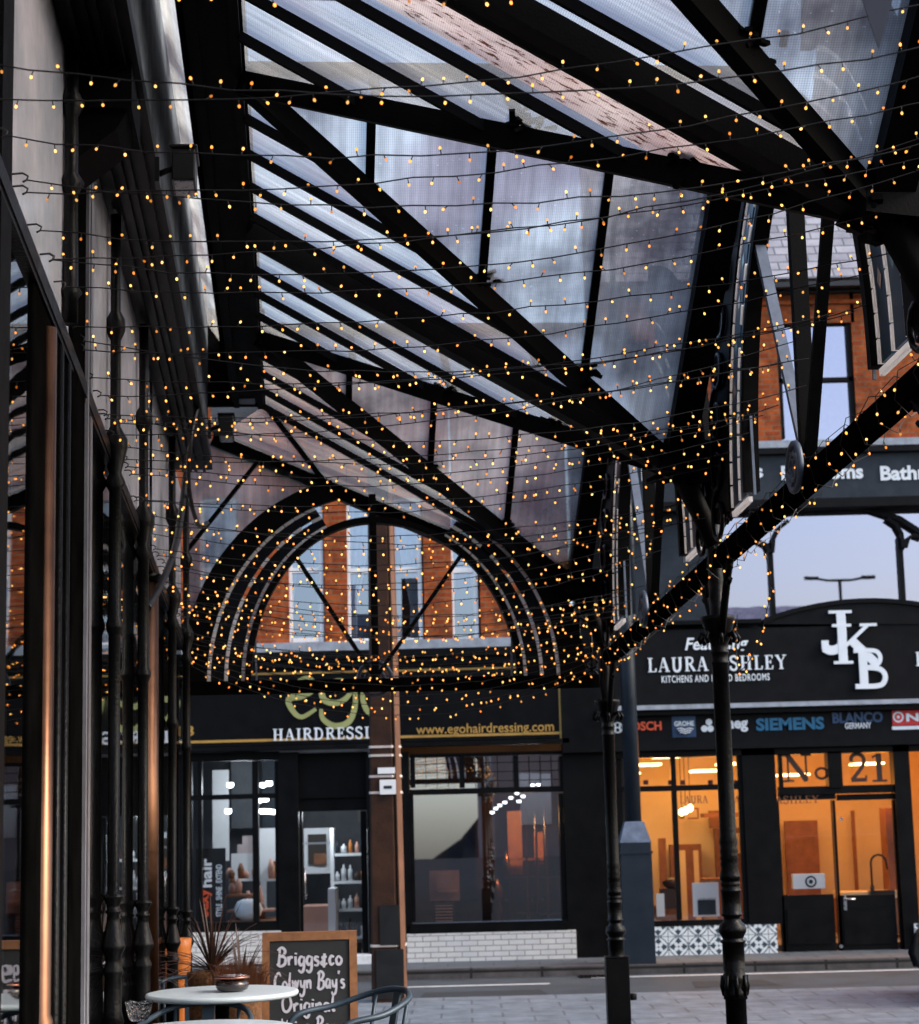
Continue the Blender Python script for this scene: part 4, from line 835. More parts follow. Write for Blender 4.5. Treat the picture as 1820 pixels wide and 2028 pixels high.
# arched gables
def gable(P, half_l, half_r, apex, spring, tie_h, al, ar, bl, band, name_side, ridge_h, nrm, king_top, spandrel, ros=.11):
    """P(s,h) places a point of the gable plane; s runs along it from its centre"""
    g = bpy.data.objects.new('gable', None); COL.objects.link(g); g.parent = can; g.location = P(0, tie_h) - wloc(can)
    nv = nrm
    r = MB(); r.beam(P(-half_l, tie_h), P(half_r, tie_h), .075, .10, up=ZV); r.build('tie_beam', M['iron_flat'], g)
    r = MB(); r.beam(P(0, tie_h), P(0, king_top), .055, .075, up=nv); r.build('king_post', M['iron'], g)
    def ell(s_, a, b, side): return P(side * a * math.cos(s_), spring + b * math.sin(s_))
    for side, a in ((-1, al), (1, ar)):
        f = .62 * a; hh = spring + bl * math.sqrt(1 - .62 ** 2)
        r = MB(); r.beam(P(0, tie_h + .05), P(side * f, hh), .03, .055, up=nv); r.build('brace', M['iron_blue'] if side > 0 and name_side else M['iron'], g)
        n = 22; A0 = [i * math.pi / 2 / n for i in range(n + 1)]
        inner = [ell(s_, a, bl, side) for s_ in A0]; inner2 = [ell(s_, a - .05, bl - .05, side) for s_ in A0]
        r = MB(); r.grid([[p + nv * .04, q + nv * .04, q - nv * .04, p - nv * .04] for p, q in zip(inner, inner2)], smooth=False); r.build('arch_rib', M['iron'], g)
        m0 = n - (4 if side < 0 else 6)
        out1 = [ell(s_, a + band, bl + band * .6, side) for s_ in A0[:m0]]
        r = MB()
        for f0, f1 in ((.10, .45), (.55, .90)):
            ia = [p.lerp(q, f0) for p, q in zip(inner, out1)]; oa = [p.lerp(q, f1) for p, q in zip(inner, out1)]
            r.grid([[p + nv * .008, q + nv * .008, q - nv * .008, p - nv * .008] for p, q in zip(ia, oa)], smooth=False)
        sg = r.build('stained_glass', M['stained'] if name_side else M['stained_dark'], g)
        r = MB()
        ex_ = (P(1, 0) - P(0, 0)).normalized()
        for fr in (.05, .5, .95):
            line = [p.lerp(q, fr) for p, q in zip(inner[:m0], out1)]
            for k in range(len(line) - 1):
                if fr == .5 and k % 2 and k > 5: continue
                a_, b_ = line[k].lerp(line[k + 1], .05), line[k].lerp(line[k + 1], .95); nn = ex_.cross(ZV); r.ribbon([a_ - nn * .014, b_ - nn * .014], .026, ex_, ZV, .028)
        nn = ex_.cross(ZV); r.ribbon([P(side * (a + .01), spring - .03) - nn * .012, P(side * (a + band - .01), spring - .03) - nn * .012], .028, ex_, ZV, .024)
        r.build('lead_strips', M['white_strip'], sg)
        r = MB()
        for k in (range(3, m0 - 2, 2) if name_side else ()):
            c0 = inner[k].lerp(out1[k], .28); c1 = inner[k].lerp(out1[k], .72)
            for mm, c_ in ((0 if k % 4 == 1 else 1, c0), (1 if k % 4 == 1 else 0, c1)):
                tv = (inner[k + 1] - inner[k]).normalized(); wv = (out1[k] - inner[k]).normalized()
                for off in (.011, -.011): r.face([c_ + tv * .05 + nv * off, c_ + wv * .03 + nv * off, c_ - tv * .05 + nv * off, c_ - wv * .03 + nv * off], mm)
        if name_side: r.build('coloured_pieces', [M['stained_g'], M['stained_o']], sg)
        # solid spandrel outside the band
        ms = m0 + (2 if side < 0 else 0); outs = [ell(s_, a + band, bl + band * .6, side) for s_ in A0[:ms]]
        r = MB(); out2 = [P(side * min((half_l if side < 0 else half_r), (a + band + spandrel) * math.cos(s_) ) , spring + (bl + band * .6 + spandrel * .8) * math.sin(s_)) for s_ in A0[:ms]]
        r.grid([[p + nv * .025, q + nv * .025, q - nv * .025, p - nv * .025] for p, q in zip(outs, out2)], smooth=False); r.build('spandrel', M['iron'], g)
        r = MB()
        for k in range(0, m0, 1):
            if k % 2: continue
            c_ = out1[k].lerp(out2[k], .5); rad = (out2[k] - out1[k]).length * .42
            tv = (out1[min(k + 1, m0 - 1)] - out1[max(k - 1, 0)]).normalized(); wv = (out2[k] - out1[k]).normalized()
            r.tube([c_ + (tv * math.cos(q * .55) + wv * math.sin(q * .55)) * rad * (1 - q * .05) - nv * .04 for q in range(13)], .014, 5)
        r.build('scrollwork', M['iron_gloss'], g)
        r = MB(); e_ = (a - .09); r.beam(P(side * e_, spring - .03), P(side * (e_ + .01), spring + .45), .014, .014); r.build('edge_trim', M['iron_blue'], g)
        # iron scrolls below the panel, between it and the post
        xx = a + band + .16
        r = MB()
        for q_ in range(3):
            x_ = side * (xx + (q_ - 1) * .09); r.tube([P(x_, spring + .02), P(x_, spring + .5)], .012, 5)
            for hz in (.0, .1, .42, .52): r.tube([P(x_ + .045 * math.cos(w_), spring + hz + .04 * math.sin(w_)) for w_ in [q * .6 for q in range(11)]], .011, 5)
        r.build('iron_scrolls', M['iron_gloss'], g)
    r = MB(); cen = P(0, tie_h + .06)
    ex_ = (P(1, 0) - P(0, 0)).normalized()
    for R_, tb in ((ros, .016), (ros * .55, .013)):
        r.tube([cen - nv * .07 + (ex_ * math.cos(q * math.pi / 10) + ZV * math.sin(q * math.pi / 10)) * R_ for q in range(21)], tb, 8)
    for q in range(6): r.tube([cen - nv * .07, cen - nv * .07 + (ex_ * math.cos(q * math.pi / 3) + ZV * math.sin(q * math.pi / 3)) * ros * .95], .01, 6)
    r.build('rosette', M['iron_blue'], g)
    return g
for i, rd in enumerate(RD):
    if i == 0: continue
    P = (lambda rd_: (lambda s_, h: K(UPOST, rd_ + s_, h)))(rd - .07)
    gable(P, 1.93, 1.93, 4.0, 2.2, HT, 1.14, 1.14, 1.55, .40, True, 4.0, UV, 3.9, .42)
# a bay nearer the camera: only its tie beam and rafters reach the frame
r = MB(); r.beam(K(UPOST, PD[0], HT), K(UPOST, PD[1], HT), .09, .115); r.build('tie_beam', M['iron'], can)
Pe = lambda s_, h: K(.62 + s_, 14.62, h)
gable(Pe, 1.47, 1.74, 3.3, 1.9, 1.86, 1.0, 1.15, 1.27, .29, False, 3.3, -DV.normalized(), 3.35, .2, .13)
# glass screen left of the end arch
gl = MB(); q = [K(-.85, 14.7, 2.3), K(-.55, 14.7, 2.55), K(-.2, 14.7, 3.0), K(.2, 14.7, 3.3), K(.3, 14.7, 3.42), K(-.6, 14.7, 3.80), K(-.85, 14.7, 3.9)]
gl.face(q, 0, [(0, 0), (.3, .2), (.6, .7), (1, 1), (1.1, 1.1), (.2, 1.5), (0, 1.6)]); gl.build('end_screen', M['roof_b'], can)
r = MB(); r.beam(K(-.85, 14.67, 2.9), K(-.25, 14.67, 3.66), .03, .04, up=DV); r.build('screen_bar', M['iron'], can)

# ================================================================== cafe shopfront along the left
US = -.84
cafe = thing('cafe_shopfront', K(US, 9, -1.02), 'dark glazed cafe shopfront with slender iron columns along the left', 'shopfront')
for d0, d1 in ((2.5, 5.28), (5.48, 6.05), (7.76, 8.53), (8.53, 10.15), (10.15, 11.1), (11.3, 12.54), (12.54, 14.2)):
    for h0, h1 in ((-.62, 2.10), (2.19, 3.30)):
        p = MB(); p.face([K(US, d0, h0), K(US, d1, h0), K(US, d1, h1), K(US, d0, h1)]); p.build('window_pane' if h0 < 0 else 'upper_panel', M['shopglass'] if h0 < 0 else M['blind'], cafe)
p = MB(); p.face([K(US, 6.05, 2.19), K(US, 7.07, 2.19), K(US, 7.07, 3.30), K(US, 6.05, 3.30)]); p.build('upper_panel', M['blind'], cafe)
r = MB(); r.kbox(US - .1, US + .05, 2.5, 14.2, -1.1, -.62); r.build('stall_riser', M['black_wall'], cafe)
r = MB(); r.kbox(US - .05, US + .02, 2.5, 14.25, 2.10, 2.20); r.kbox(US + .02, US + .026, 2.5, 14.25, 2.12, 2.18); r.build('transom', M['iron_gloss'], cafe)
r = MB()
for (u0, u1, h0, h1) in ((US - .05, -.575, 3.30, 3.37), (US - .05, -.605, 3.37, 3.50), (US - .05, -.61, 3.50, 3.56), (US - .05, -.625, 3.56, 3.62), (US - .05, -.635, 3.62, 3.68)): r.kbox(u0, u1, 2.5, 13.55, h0, h1)
for u in (-.79, -.74, -.70, -.64): r.kbox(u, u + .02, 2.5, 13.5, 3.27, 3.30)
r.build('fascia', M['fascia_black'], cafe)
r = MB(); r.kbox(US - .5, -.64, 1.0, 14.3, 3.60, 5.0); r.build('upper_wall', M['render_wall'], cafe)
r = MB(); r.face([K(-.645, .5, 4.62), K(-.64, 14.3, 4.62), K(-.55, 14.3, 4.49), K(-.55, .5, 4.49)], 0, [(0, 0), (0, 13.8), (.12, 13.8), (.12, 0)]); r.build('added_light_slot_glass', M['roof_b'], cafe)  # glass strip added to let diffuse light down onto the wall
r = MB(); r.face([K(-.55, .5, 4.49), K(-.55, 14.3, 4.49), K(-.44, 14.3, 4.33), K(-.44, .5, 4.33)]); r.build('shade_board', M['iron_flat'], cafe)  # dark board added to stand for shade beside the wall plate
r = MB(); r.kbox(-.64, UW - .002, 14.30, 14.34, 3.98, 4.75); r.build('end_board', M['iron'], cafe)
r = MB(); r.kbox(US - .5, US - .06, 14.05, 14.3, 2.2, 5.6); r.build('end_wall', M['lead'], cafe)
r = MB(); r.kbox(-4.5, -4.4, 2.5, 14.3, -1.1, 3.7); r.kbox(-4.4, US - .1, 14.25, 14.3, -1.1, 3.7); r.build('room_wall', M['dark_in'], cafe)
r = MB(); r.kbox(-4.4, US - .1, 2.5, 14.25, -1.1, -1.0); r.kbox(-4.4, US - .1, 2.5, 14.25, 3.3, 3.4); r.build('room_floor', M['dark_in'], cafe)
# pilaster group
r = MB(); r.kbox(US - .06, US + .012, 6.05, 7.07, -1.1, 2.1); r.kbox(US - .06, US + .022, 7.07, 7.45, -1.1, 3.28); r.kbox(US - .06, US + .03, 6.05, 7.45, -1.1, -.35); r.build('pilaster', M['iron_flat'], cafe, bevel=.006)
r = MB(); r.lathe(K(US + .006, 6.38, -1.05), [(.05, 0), (.05, .72), (.046, .74), (.046, .80), (.038, .82), (.038, 3.1)], 20); r.build('pilaster_shaft', M['copper'], cafe)
r = MB()
for d in (6.70, 6.92): r.lathe(K(US + .014, d, -1.05), [(.024, 0), (.024, .72), (.016, .75), (.016, 3.14)], 14)
r.build('reeded_shaft', M['iron_gloss'], cafe)
r = MB(); r.kbox(US - .02, US + .03, 7.49, 7.53, -1.1, 3.28); r.kbox(US - .02, US + .02, 7.68, 7.76, -1.1, 3.28); r.build('window_frame', M['frame_grey'], cafe)
r = MB(); r.kbox(US - .03, US + .012, 7.45, 7.68, -1.1, 3.28); r.build('frame_recess', M['iron_flat'], cafe)
r = MB(); r.kbox(US - .03, US + .02, 5.28, 5.48, -1.1, 3.28); r.build('mullion', M['iron'], cafe)
r = MB(); r.kbox(US - .02, -.60, 7.0, 7.4, 3.12, 3.3); r.prism([K(US + .02, 7.03, 2.92), K(US + .02, 7.03, 3.12), K(-.62, 7.03, 3.12), K(-.66, 7.03, 3.05)], DV * .3); r.build('console_bracket', M['iron'], cafe)
def colonnette(d, r0, u=-.80):
    prof = [(1.5, 0), (1.5, .66), (1.68, .67), (1.3, .72), (1.3, .80), (1.25, .86), (1.5, .88), (1.5, .89), (1.1, .92), (1.25, .95), (1.75, .98), (1.85, .99), (1.75, 1.0), (1.25, 1.06), (.95, 1.10), (.9, 1.13), (1.15, 1.135), (1.15, 1.145), (.9, 1.15), (1.0, 1.17), (1.5, 1.20), (1.5, 1.21), (.9, 1.22), (.9, 2.35), (1.3, 2.38), (1.3, 2.4), (1.0, 2.43), (.9, 3.0), (1.6, 3.04), (.9, 3.08), (1.9, 3.2), (1.9, 3.24), (.8, 3.3), (.8, 3.7), (1.5, 3.75), (1.5, 3.8), (.8, 3.84), (.8, 4.3)]
    c = MB(); c.lathe(K(u, d, -1.02), [(a * r0, z) for a, z in prof], 14); return c.build('colonnette', M['iron_gloss'], cafe)
for d, r0 in ((8.53, .030), (10.15, .032), (12.54, .030), (14.15, .030)): colonnette(d, r0)
c = MB(); c.lathe(K(-.81, 6.86, 2.22), [(.03, 0), (.03, .1), (.045, .12), (.03, .14), (.026, .5), (.05, .54), (.026, .58), (.026, .8), (.05, .85), (.026, .9), (.026, 1.06)], 12); c.build('colonnette', M['iron_gloss'], cafe)
c = MB(); c.lathe(K(-.86, 11.2, -.62), [(.067, 0), (.067, 2.68)], 24); c.build('curved_corner_panel', M['copper'], cafe)
c = MB(); c.lathe(K(-.86, 11.2, 2.06), [(.075, 0), (.085, .02), (.085, .04), (.07, .05)], 24); c.build('curved_rail', M['iron_gloss'], cafe)
# arched spandrel and cable loops near the far end
c = MB(); c.tube(smooth_path([K(-.79, 10.3, 1.75), K(-.76, 10.9, 1.98), K(-.72, 11.6, 2.35), K(-.70, 12.0, 2.7), K(-.68, 12.3, 3.1)], 5), .022, 6)
c.tube(smooth_path([K(-.60, 11.9, 3.3), K(-.64, 11.8, 3.05), K(-.66, 12.0, 2.8), K(-.62, 12.4, 2.65), K(-.58, 12.8, 2.75)], 6), .016, 6); c.build('cable_loop', M['wire'], cafe)

# floodlights on the fascia
def floodlight(d, h, label):
    o = thing('floodlight', K(-.56, d, h), label, 'floodlight', 'floodlights on the shop fascia')
    b = MB(); b.kbox(-.50, -.40, d - .1, d + .1, h - .06, h + .08); b.kbox(-.51, -.39, d - .11, d + .11, h + .08, h + .095); b.build('lamp_body', M['blackplastic'], o, bevel=.006)
    b = MB(); b.kbox(-.49, -.41, d - .085, d + .085, h - .066, h - .06); b.build('lens', M['steel'], o)
    b = MB(); b.tube([K(-.565, d, h), K(-.52, d, h + .02), K(-.49, d, h + .03)], .014, 8); b.kbox(-.575, -.555, d - .05, d + .05, h - .05, h + .06); b.build('bracket', M['blackplastic'], o)
floodlight(7.9, 3.22, 'small black floodlight near the top of the shop fascia'); floodlight(12.9, 3.42, 'small black floodlight near the far end of the shop fascia')

# ================================================================== fairy lights
def bulb_meshes():
    ms = []
    for k in range(3):
        b = MB(); b.tube([(0, 0, 0), (.003 * (k - 1), 0, -.022)], .0032, 5, 0); b.tube([(.003 * (k - 1), 0, -.022), (.003 * (k - 1), 0, -.030)], .0042, 6, 0)
        b.lathe((.003 * (k - 1), 0, -.040), [(.0015, -.008), (.0062, -.004), (.0078, .002), (.006, .008), (.0035, .011)], 8, 1)
        o = b.build('bulb', [M['wire'], M['bulb']]); ms.append(o.data); bpy.data.objects.remove(o)
    return ms
BM = bulb_meshes()
random.seed(21)
def light_string(path, spacing, label, group, bigger=1.0):
    L_ = [0.]
    for a, b in zip(path[:-1], path[1:]): L_.append(L_[-1] + (b - a).length)
    root = thing('fairy_light_string', path[0], label, 'fairy lights', group)
    w_ = MB(); w_.tube(path, .0023, 4, smooth=False); w_.build('cable', M['wire'], root)
    hk = MB(); hk.tube([path[0] + Vector((-.045, 0, .02)), path[0] + Vector((-.012, 0, .022)), path[0] + Vector((.004, 0, .012)), path[0], path[0] + Vector((-.012, 0, -.006))], .0035, 5); hk.build('hook', M['wire'], root)
    s_ = random.uniform(.02, spacing); i = 0
    while s_ < L_[-1] - .02:
        while L_[i + 1] < s_: i += 1
        p = path[i].lerp(path[i + 1], (s_ - L_[i]) / (L_[i + 1] - L_[i]))
        o = bpy.data.objects.new('bulb', random.choice(BM)); o.parent = root; o.location = p - path[0]
        up = random.random() < .38
        o.rotation_euler = (random.gauss(math.pi if up else 0, .35), random.gauss(0, .35), random.uniform(0, 6.28)); o.scale = [bigger] * 3
        COL.objects.link(o); s_ += spacing * random.uniform(.72, 1.28)
    return root
ORD = ['topmost', 'second', 'third', 'fourth', 'fifth', 'sixth', 'seventh', 'eighth', 'ninth', 'tenth', 'eleventh', 'twelfth', 'thirteenth', 'fourteenth', 'fifteenth', 'sixteenth', 'seventeenth', 'eighteenth', 'nineteenth', 'twentieth']
n_ = 0; d = 4.35
def strand(d, dl, dr, hl, hr, sag, label, group, big=1.0):
    a, b = K(US + .04, d + dl, hl), K(UPOST - .06, d + dr, hr); path = []
    for k in range(25):
        t = k / 24; p = a.lerp(b, t) - ZV * (sag * 4 * t * (1 - t)) + Vector((random.uniform(-1, 1), random.uniform(-1, 1), random.uniform(-1, 1))) * .006
        path.append(p)
    return light_string(path, .078 if d < 10 else .092, label, group, big)
while d < 15.2:
    far = d > 10.2
    hr = 2.54 - max(0, d - 8) * .06 + random.uniform(-.1, .1)
    for q in range(2 if random.random() < (.3 if not far else .35) else 1):
        sag = random.uniform(.08, .2) + (0.05 if far else 0)
        if n_ < 20: lab = '%s string of warm fairy lights counted down the canopy from the top of the photo' % ORD[n_]
        else: lab = 'one of the warm fairy light strings bunched low across the far end of the canopy'
        strand(d, random.uniform(-.03, .03), random.uniform(-.1, .12), 2.24 + random.uniform(-.03, .05), hr + random.uniform(-.08, .08), sag, lab, 'fairy light strings across the canopy', min(.84, .50 + max(0, d - 4.5) * .04))
        n_ += 1
    d += random.uniform(.26, .36) if not far else random.uniform(.3, .42)
for k in range(7):       # low swags in front of the end arch
    strand(14.3 + .03 * k, 0, 0, 2.2 - .03 * k, 2.12 - .03 * k, .12 + .042 * k, 'one of the warm fairy light strings bunched low across the far end of the canopy', 'fairy light strings across the canopy', .84)
for (d0, d1, lab) in ((6.6, 10.5, 'fairy light string wound round the nearer sloping tie beam at right'), (10.6, 14.5, 'fairy light string wound round the farther tie beam between the two columns')):
    path = [K(UPOST + .085 * math.cos(k * 1.1), d0 + (d1 - d0) * k / 90, HT + .1 * math.sin(k * 1.1)) for k in range(91)]
    light_string(path, .11, lab, None, .7)
path = smooth_path([K(UPOST + .1, 9.9, HT), K(UPOST + .2, 10.1, HT - .2), K(UPOST + .16, 10.3, HT - .5), K(UPOST + .08, 10.45, HT - .62), K(UPOST + .1, 10.5, HT - .3)], 8)
light_string(path, .05, 'short loop of fairy lights hanging beside the nearer column', None, .75)

# ================================================================== street furniture
o = thing('brown_steel_post', onY(772, 1980, 21.2) * 1, 'tall rust brown steel post with white straps on the near pavement', 'post')
o.location = Vector((onY(772, 1980, 20.85).x, 20.85, GZ))
bx, by, bz = o.location
ztop = onY(762, 900, 20.85).z
b = MB(); w0, w1 = .37, .27
def ring(z, wd): 
    c = wd * .28; h_ = wd / 2
    return [(bx - h_ + c * .2, by - h_, z), (bx + h_ - c, by - h_, z), (bx + h_, by - h_ + c, z), (bx + h_, by + h_, z), (bx - h_, by + h_, z), (bx - h_, by - h_ + c * .2, z)]
b.grid([ring(bz, w0), ring(bz + 1.6, w0 * .93), ring(ztop, w1)], smooth=False); b.build('shaft', [M['brown']], o)
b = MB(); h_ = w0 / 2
b.grid([[(bx + h_ * k_ - .045, by - h_ * k_ - .004, z), (bx + h_ * k_ + .006, by - h_ * k_ + .1, z), (bx + h_ * k_ - .0, by - h_ * k_ + .11, z), (bx + h_ * k_ - .06, by - h_ * k_ + .01, z)] for z, k_ in ((bz + .02, 1), (bz + 1.6, .93), (ztop, w1 / w0))], smooth=False); b.build('edge_strip', M['brown_edge'], o)  # paler strip down the right front edge of the shaft
b = MB()
for y in (1482, 1499, 1540, 1572, 1873):
    z = onY(770, y, 20.85).z; k_ = 1 - .27 * (z - bz) / (ztop - bz); r_ = [(x_ * 1 + (x_ - bx) * .02, y_ + (y_ - by) * .02, z_) for x_, y_, z_ in ring(z, w0 * k_ + .012)]
    b.grid([r_, [(x_, y_, z_ + .025) for x_, y_, z_ in r_]], smooth=False)
b.build('strap', M['band'], o)
def sticker(x0, y0, x1, y1, name, mt, dy=.0):
    s_ = MB(); a_, b_, c_, d_ = rect(x0, y0, x1, y1, 20.85 - .19 - dy); s_.box((a_, 20.85 - .19 - dy, c_), (b_, 20.85 - .16, d_)); return s_.build(name, mt, o)
sticker(748, 1520, 782, 1532, 'paper_notice', M['inwhite']); s_ = sticker(752, 1544, 784, 1573, 'paper_notice', M['inwhite'])
bb = MB(); fbox(bb, 760, 1556, 776, 1562, 20.85 - .193, .003); bb.build('printed_mark', M['slate'], s_)
sticker(752, 1792, 792, 1872, 'inspection_door', M['blackplastic'], .006)
sticker(745, 1880, 800, 1978, 'dark_base_plate', M['blackplastic'], .003)

lx = onY(1266, 1920, 24.95)
o = thing('lamp_column', (lx.x, 24.95, GZ + .02), 'dark blue street lamp column with shouldered square base across the road', 'lamp column')
zb = onY(1266, 1690, 24.95).z; zs = onY(1266, 1628, 24.95).z
b = MB(); hw = .2; tw = .105
b.box((lx.x - hw, 24.95 - hw, GZ + .02), (lx.x + hw, 24.95 + hw, zb)); b.box((lx.x - hw - .015, 24.95 - hw - .015, zb), (lx.x + hw + .015, 24.95 + hw + .015, zb + .03))
sq = lambda h__, z: [(lx.x - h__, 24.95 - h__, z), (lx.x + h__, 24.95 - h__, z), (lx.x + h__, 24.95 + h__, z), (lx.x - h__, 24.95 + h__, z)]
zc = onY(1266, 1668, 24.95).z
b.grid([sq(hw - .004, zb + .03), sq(hw - .004, zc)], smooth=False); b.build('base_box', M['lampblue'], o)
b = MB(); b.grid([sq(hw, zc), sq(hw * .98, zc + .02), sq(tw + .02, zs), sq(tw, zs + .01)], smooth=False); b.build('shoulder', M['iron_blue'], o)
b = MB(); b.lathe((lx.x, 24.95, zs), [(tw, 0), (tw * .95, 2.), (.07, 7.2)], 16); b.build('shaft', M['lampblue'], o)
b = MB(); b.tube(smooth_path([(lx.x, 24.95, zs + 7.2), (lx.x, 24.7, zs + 7.7), (lx.x, 24.0, zs + 7.9)], 6), .04, 8); b.box((lx.x - .14, 23.3, zs + 7.85), (lx.x + .14, 24.05, zs + 7.98)); b.build('lamp_head', M['lampblue'], o)

# slim dark pipe between the shops
o = thing('drain_pipe', (onY(1252, 1480, YF - .5).x, YF - .45, onY(1252, 1480, YF - .5).z), 'slim dark blue drainpipe beside the showroom gable', 'pipe')
b = MB(); p0, p1 = onY(1252, 1225, YF - .45), onY(1247, 930, YF - .45); b.tube([p0, p0.lerp(p1, .5), Vector((p0.x, p1.y, p1.z))], .05, 10); 
b.build('pipe', M['lampblue'], o); b = MB(); b.tube([p0 + Vector((0, 0, -.02)), p0 + Vector((0, 0, .06))], .065, 10); b.build('pipe_socket', M['lampblue'], o)
o.location = p0; 
for ch in o.children: ch.location = Vector((onY(1252, 1480, YF - .5).x, YF - .45, onY(1252, 1480, YF - .5).z)) - p0

# pavement sign
def a_board(u, d, yaw):
    c = K(u, d, -1.02); o = thing('pavement_sign', c, 'wooden A-board chalkboard lettered Briggs and co on the pavement', 'pavement sign')
    Rz = Matrix.Rotation(yaw, 3, 'Z'); ex = Rz @ Vector((1, 0, 0)); back = Rz @ Vector((0, 1, 0)); hgt = 1.03; W = .58
    for sgn in (-1, 1):
        lo = c + back * (.26 * sgn); hi = c + back * (.03 * sgn) + ZV * hgt; ez = (hi - lo).normalized(); nrm = ex.cross(ez); H = (hi - lo).length
        if sgn > 0: pass
        def q(x, z, n=0.): return lo + ex * x + ez * z + nrm * n
        f = MB()
        def slab(x0, x1, z0, z1, n0, n1): f.hexa([q(x0, z0, n0), q(x1, z0, n0), q(x1, z0, n1), q(x0, z0, n1), q(x0, z1, n0), q(x1, z1, n0), q(x1, z1, n1), q(x0, z1, n1)])
        hw_ = W / 2; slab(-hw_, -hw_ + .045, 0, H, -.015, .015); slab(hw_ - .045, hw_, 0, H, -.015, .015); slab(-hw_ + .045, hw_ - .045, H - .05, H, -.014, .014); slab(-hw_ + .045, hw_ - .045, .1, .15, -.014, .014)
        fr = f.build('frame', M['wood'], o)
        f = MB(); slab(-hw_ + .045, hw_ - .045, .15, H - .05, -.004, .004); bd = f.build('blackboard', M['board'], o)
        if sgn < 0:
            random.seed(5); t = MB()
            for body, x, z, wd, ht in (('Briggs+co', -.20, H - .20, .40, .105), ('Colwyn Bay\'s', -.215, H - .34, .43, .10), ('Original', -.17, H - .475, .32, .095), ('Wine Bar', -.17, H - .61, .33, .10)):
                glyph_text(t, body, q(x, z, .006), ex, ez, wd, ht, .002, hand=True, stroke=.17)
            t.build('chalk_lettering', M['chalk'], bd)
a_board(.075, 12.0, RAD(3))

# ================================================================== cafe tables, chairs, pots
def table(x, y, h, dia, label, d=None):
    r_ = ray(x, y); t_h = h
    # solve for depth on the plane h above the sloping street line
    A_ = Matrix((UV, DV, ZV)).transposed().inverted() @ r_; k_ = t_h / A_.z; c = K(A_.x * k_, A_.y * k_, h)
    floor = K(A_.x * k_, A_.y * k_, -1.02)
    o = thing('cafe_table', floor, label, 'table', 'white cafe tables'); R_ = dia / 2
    b = MB(); b.lathe(c, [(R_ - .03, -.032), (R_ - .006, -.026), (R_, -.014), (R_ - .004, -.003), (R_ - .018, 0), (R_ * .5, .0)], 56); b.build('tabletop', M['table'], o)
    b = MB(); b.lathe(floor, [(.24, 0), (.24, .015), (.05, .04), (.035, .08), (.035, c.z - floor.z - .05), (.09, c.z - floor.z - .034)], 20); b.build('pedestal', M['iron'], o)
    return c
tc1 = table(440, 1963, -.27, .77, 'white round cafe table with a dark lidded bowl, farther of the two')
tc2 = table(412, 2036, -.37, .73, 'white round cafe table at the bottom edge with a cut glass bowl')
def chair(loc, yaw, label, zs=1.):
    o = thing('cafe_chair', loc, label, 'chair', 'blue grey cafe chairs'); Rz = Matrix.Rotation(yaw, 3, 'Z'); T = lambda x, y, z: Vector(loc) + Rz @ Vector((x, y, z * zs))
    b = MB(); pts = [(-.19, -.2), (.19, -.2), (.2, .05), (.16, .19), (-.16, .19), (-.2, .05)]
    b.prism([T(x, y, .44) for x, y in pts], (0, 0, .02)); b.build('seat', M['chairblue'], o)
    for x, y in ((-.17, -.18), (.17, -.18), (-.15, .17), (.15, .17)):
        b = MB(); b.tube([T(x, y, .44), T(x * 1.25, y * 1.25, 0)], [.016, .012], 8); b.build('leg', M['chairblue'], o)
    hoop = [(-.24, -.16, .46), (-.265, -.15, .60), (-.265, -.10, .665), (-.262, .06, .69), (-.2, .2, .735), (-.1, .255, .76), (0, .27, .765), (.1, .255, .76), (.2, .2, .735), (.262, .06, .69), (.265, -.10, .665), (.265, -.15, .60), (.24, -.16, .46)]
    b = MB(); b.tube(smooth_path([T(*p) for p in hoop], 5), .014, 8); b.build('back_rail', M['chairblue'], o)
    b = MB(); b.grid([[T(-.03, .19, .45), T(.03, .19, .45), T(.03, .2, .45), T(-.03, .2, .45)], [T(-.03, .25, .755), T(.03, .25, .755), T(.03, .26, .755), T(-.03, .26, .755)]], smooth=False); b.build('splat', M['chairblue'], o)
    for sx in (-1, 1):
        b = MB(); b.tube([T(sx * .15, .17, .45), T(sx * .16, .225, .74)], .009, 6); b.build('back_spindle', M['chairblue'], o)
def on_street(x, y, h):
    A_ = Matrix((UV, DV, ZV)).transposed().inverted() @ ray(x, y); k_ = h / A_.z; return K(A_.x * k_, A_.y * k_, -1.02)
chair(on_street(375, 1936, -.24), RAD(8), 'blue grey metal chair tucked behind the farther white table')
chair(on_street(385, 1996, -.33), RAD(-8), 'blue grey metal chair between the two white tables', .9)
chair(on_street(682, 1972, -.265), RAD(-62), 'blue grey metal armchair in front of the chalkboard sign')
o = thing('lidded_bowl', Vector(tc1) + Vector((.055, -.03, 0)), 'dark glazed bowl with copper rim on the farther table', 'bowl')
c = o.location.copy(); b = MB(); b.lathe(c, [(.05, 0), (.075, .01), (.085, .03), (.08, .05), (.06, .06)], 24); b.build('bowl', M['darkbowl'], o)
b = MB(); b.lathe(c + Vector((0, 0, .06)), [(.062, 0), (.088, .008), (.09, .014), (.07, .018), (.03, .016)], 24); b.build('rim', M['lid'], o)
m, t, out = newmat('cut_glass'); gb = N(t, 'ShaderNodeBsdfGlass', Roughness=.05, IOR=1.45); t.links.new(gb.outputs[0], out.inputs[0])
tc = N(t, 'ShaderNodeTexCoord'); vo = N(t, 'ShaderNodeTexVoronoi', Scale=70.); t.links.new(tc.outputs['Object'], vo.inputs['Vector']); bp = N(t, 'ShaderNodeBump', Strength=.8, Distance=.01); t.links.new(vo.outputs[0], bp.inputs['Height']); t.links.new(bp.outputs[0], gb.inputs['Normal']); M['cutglass'] = m
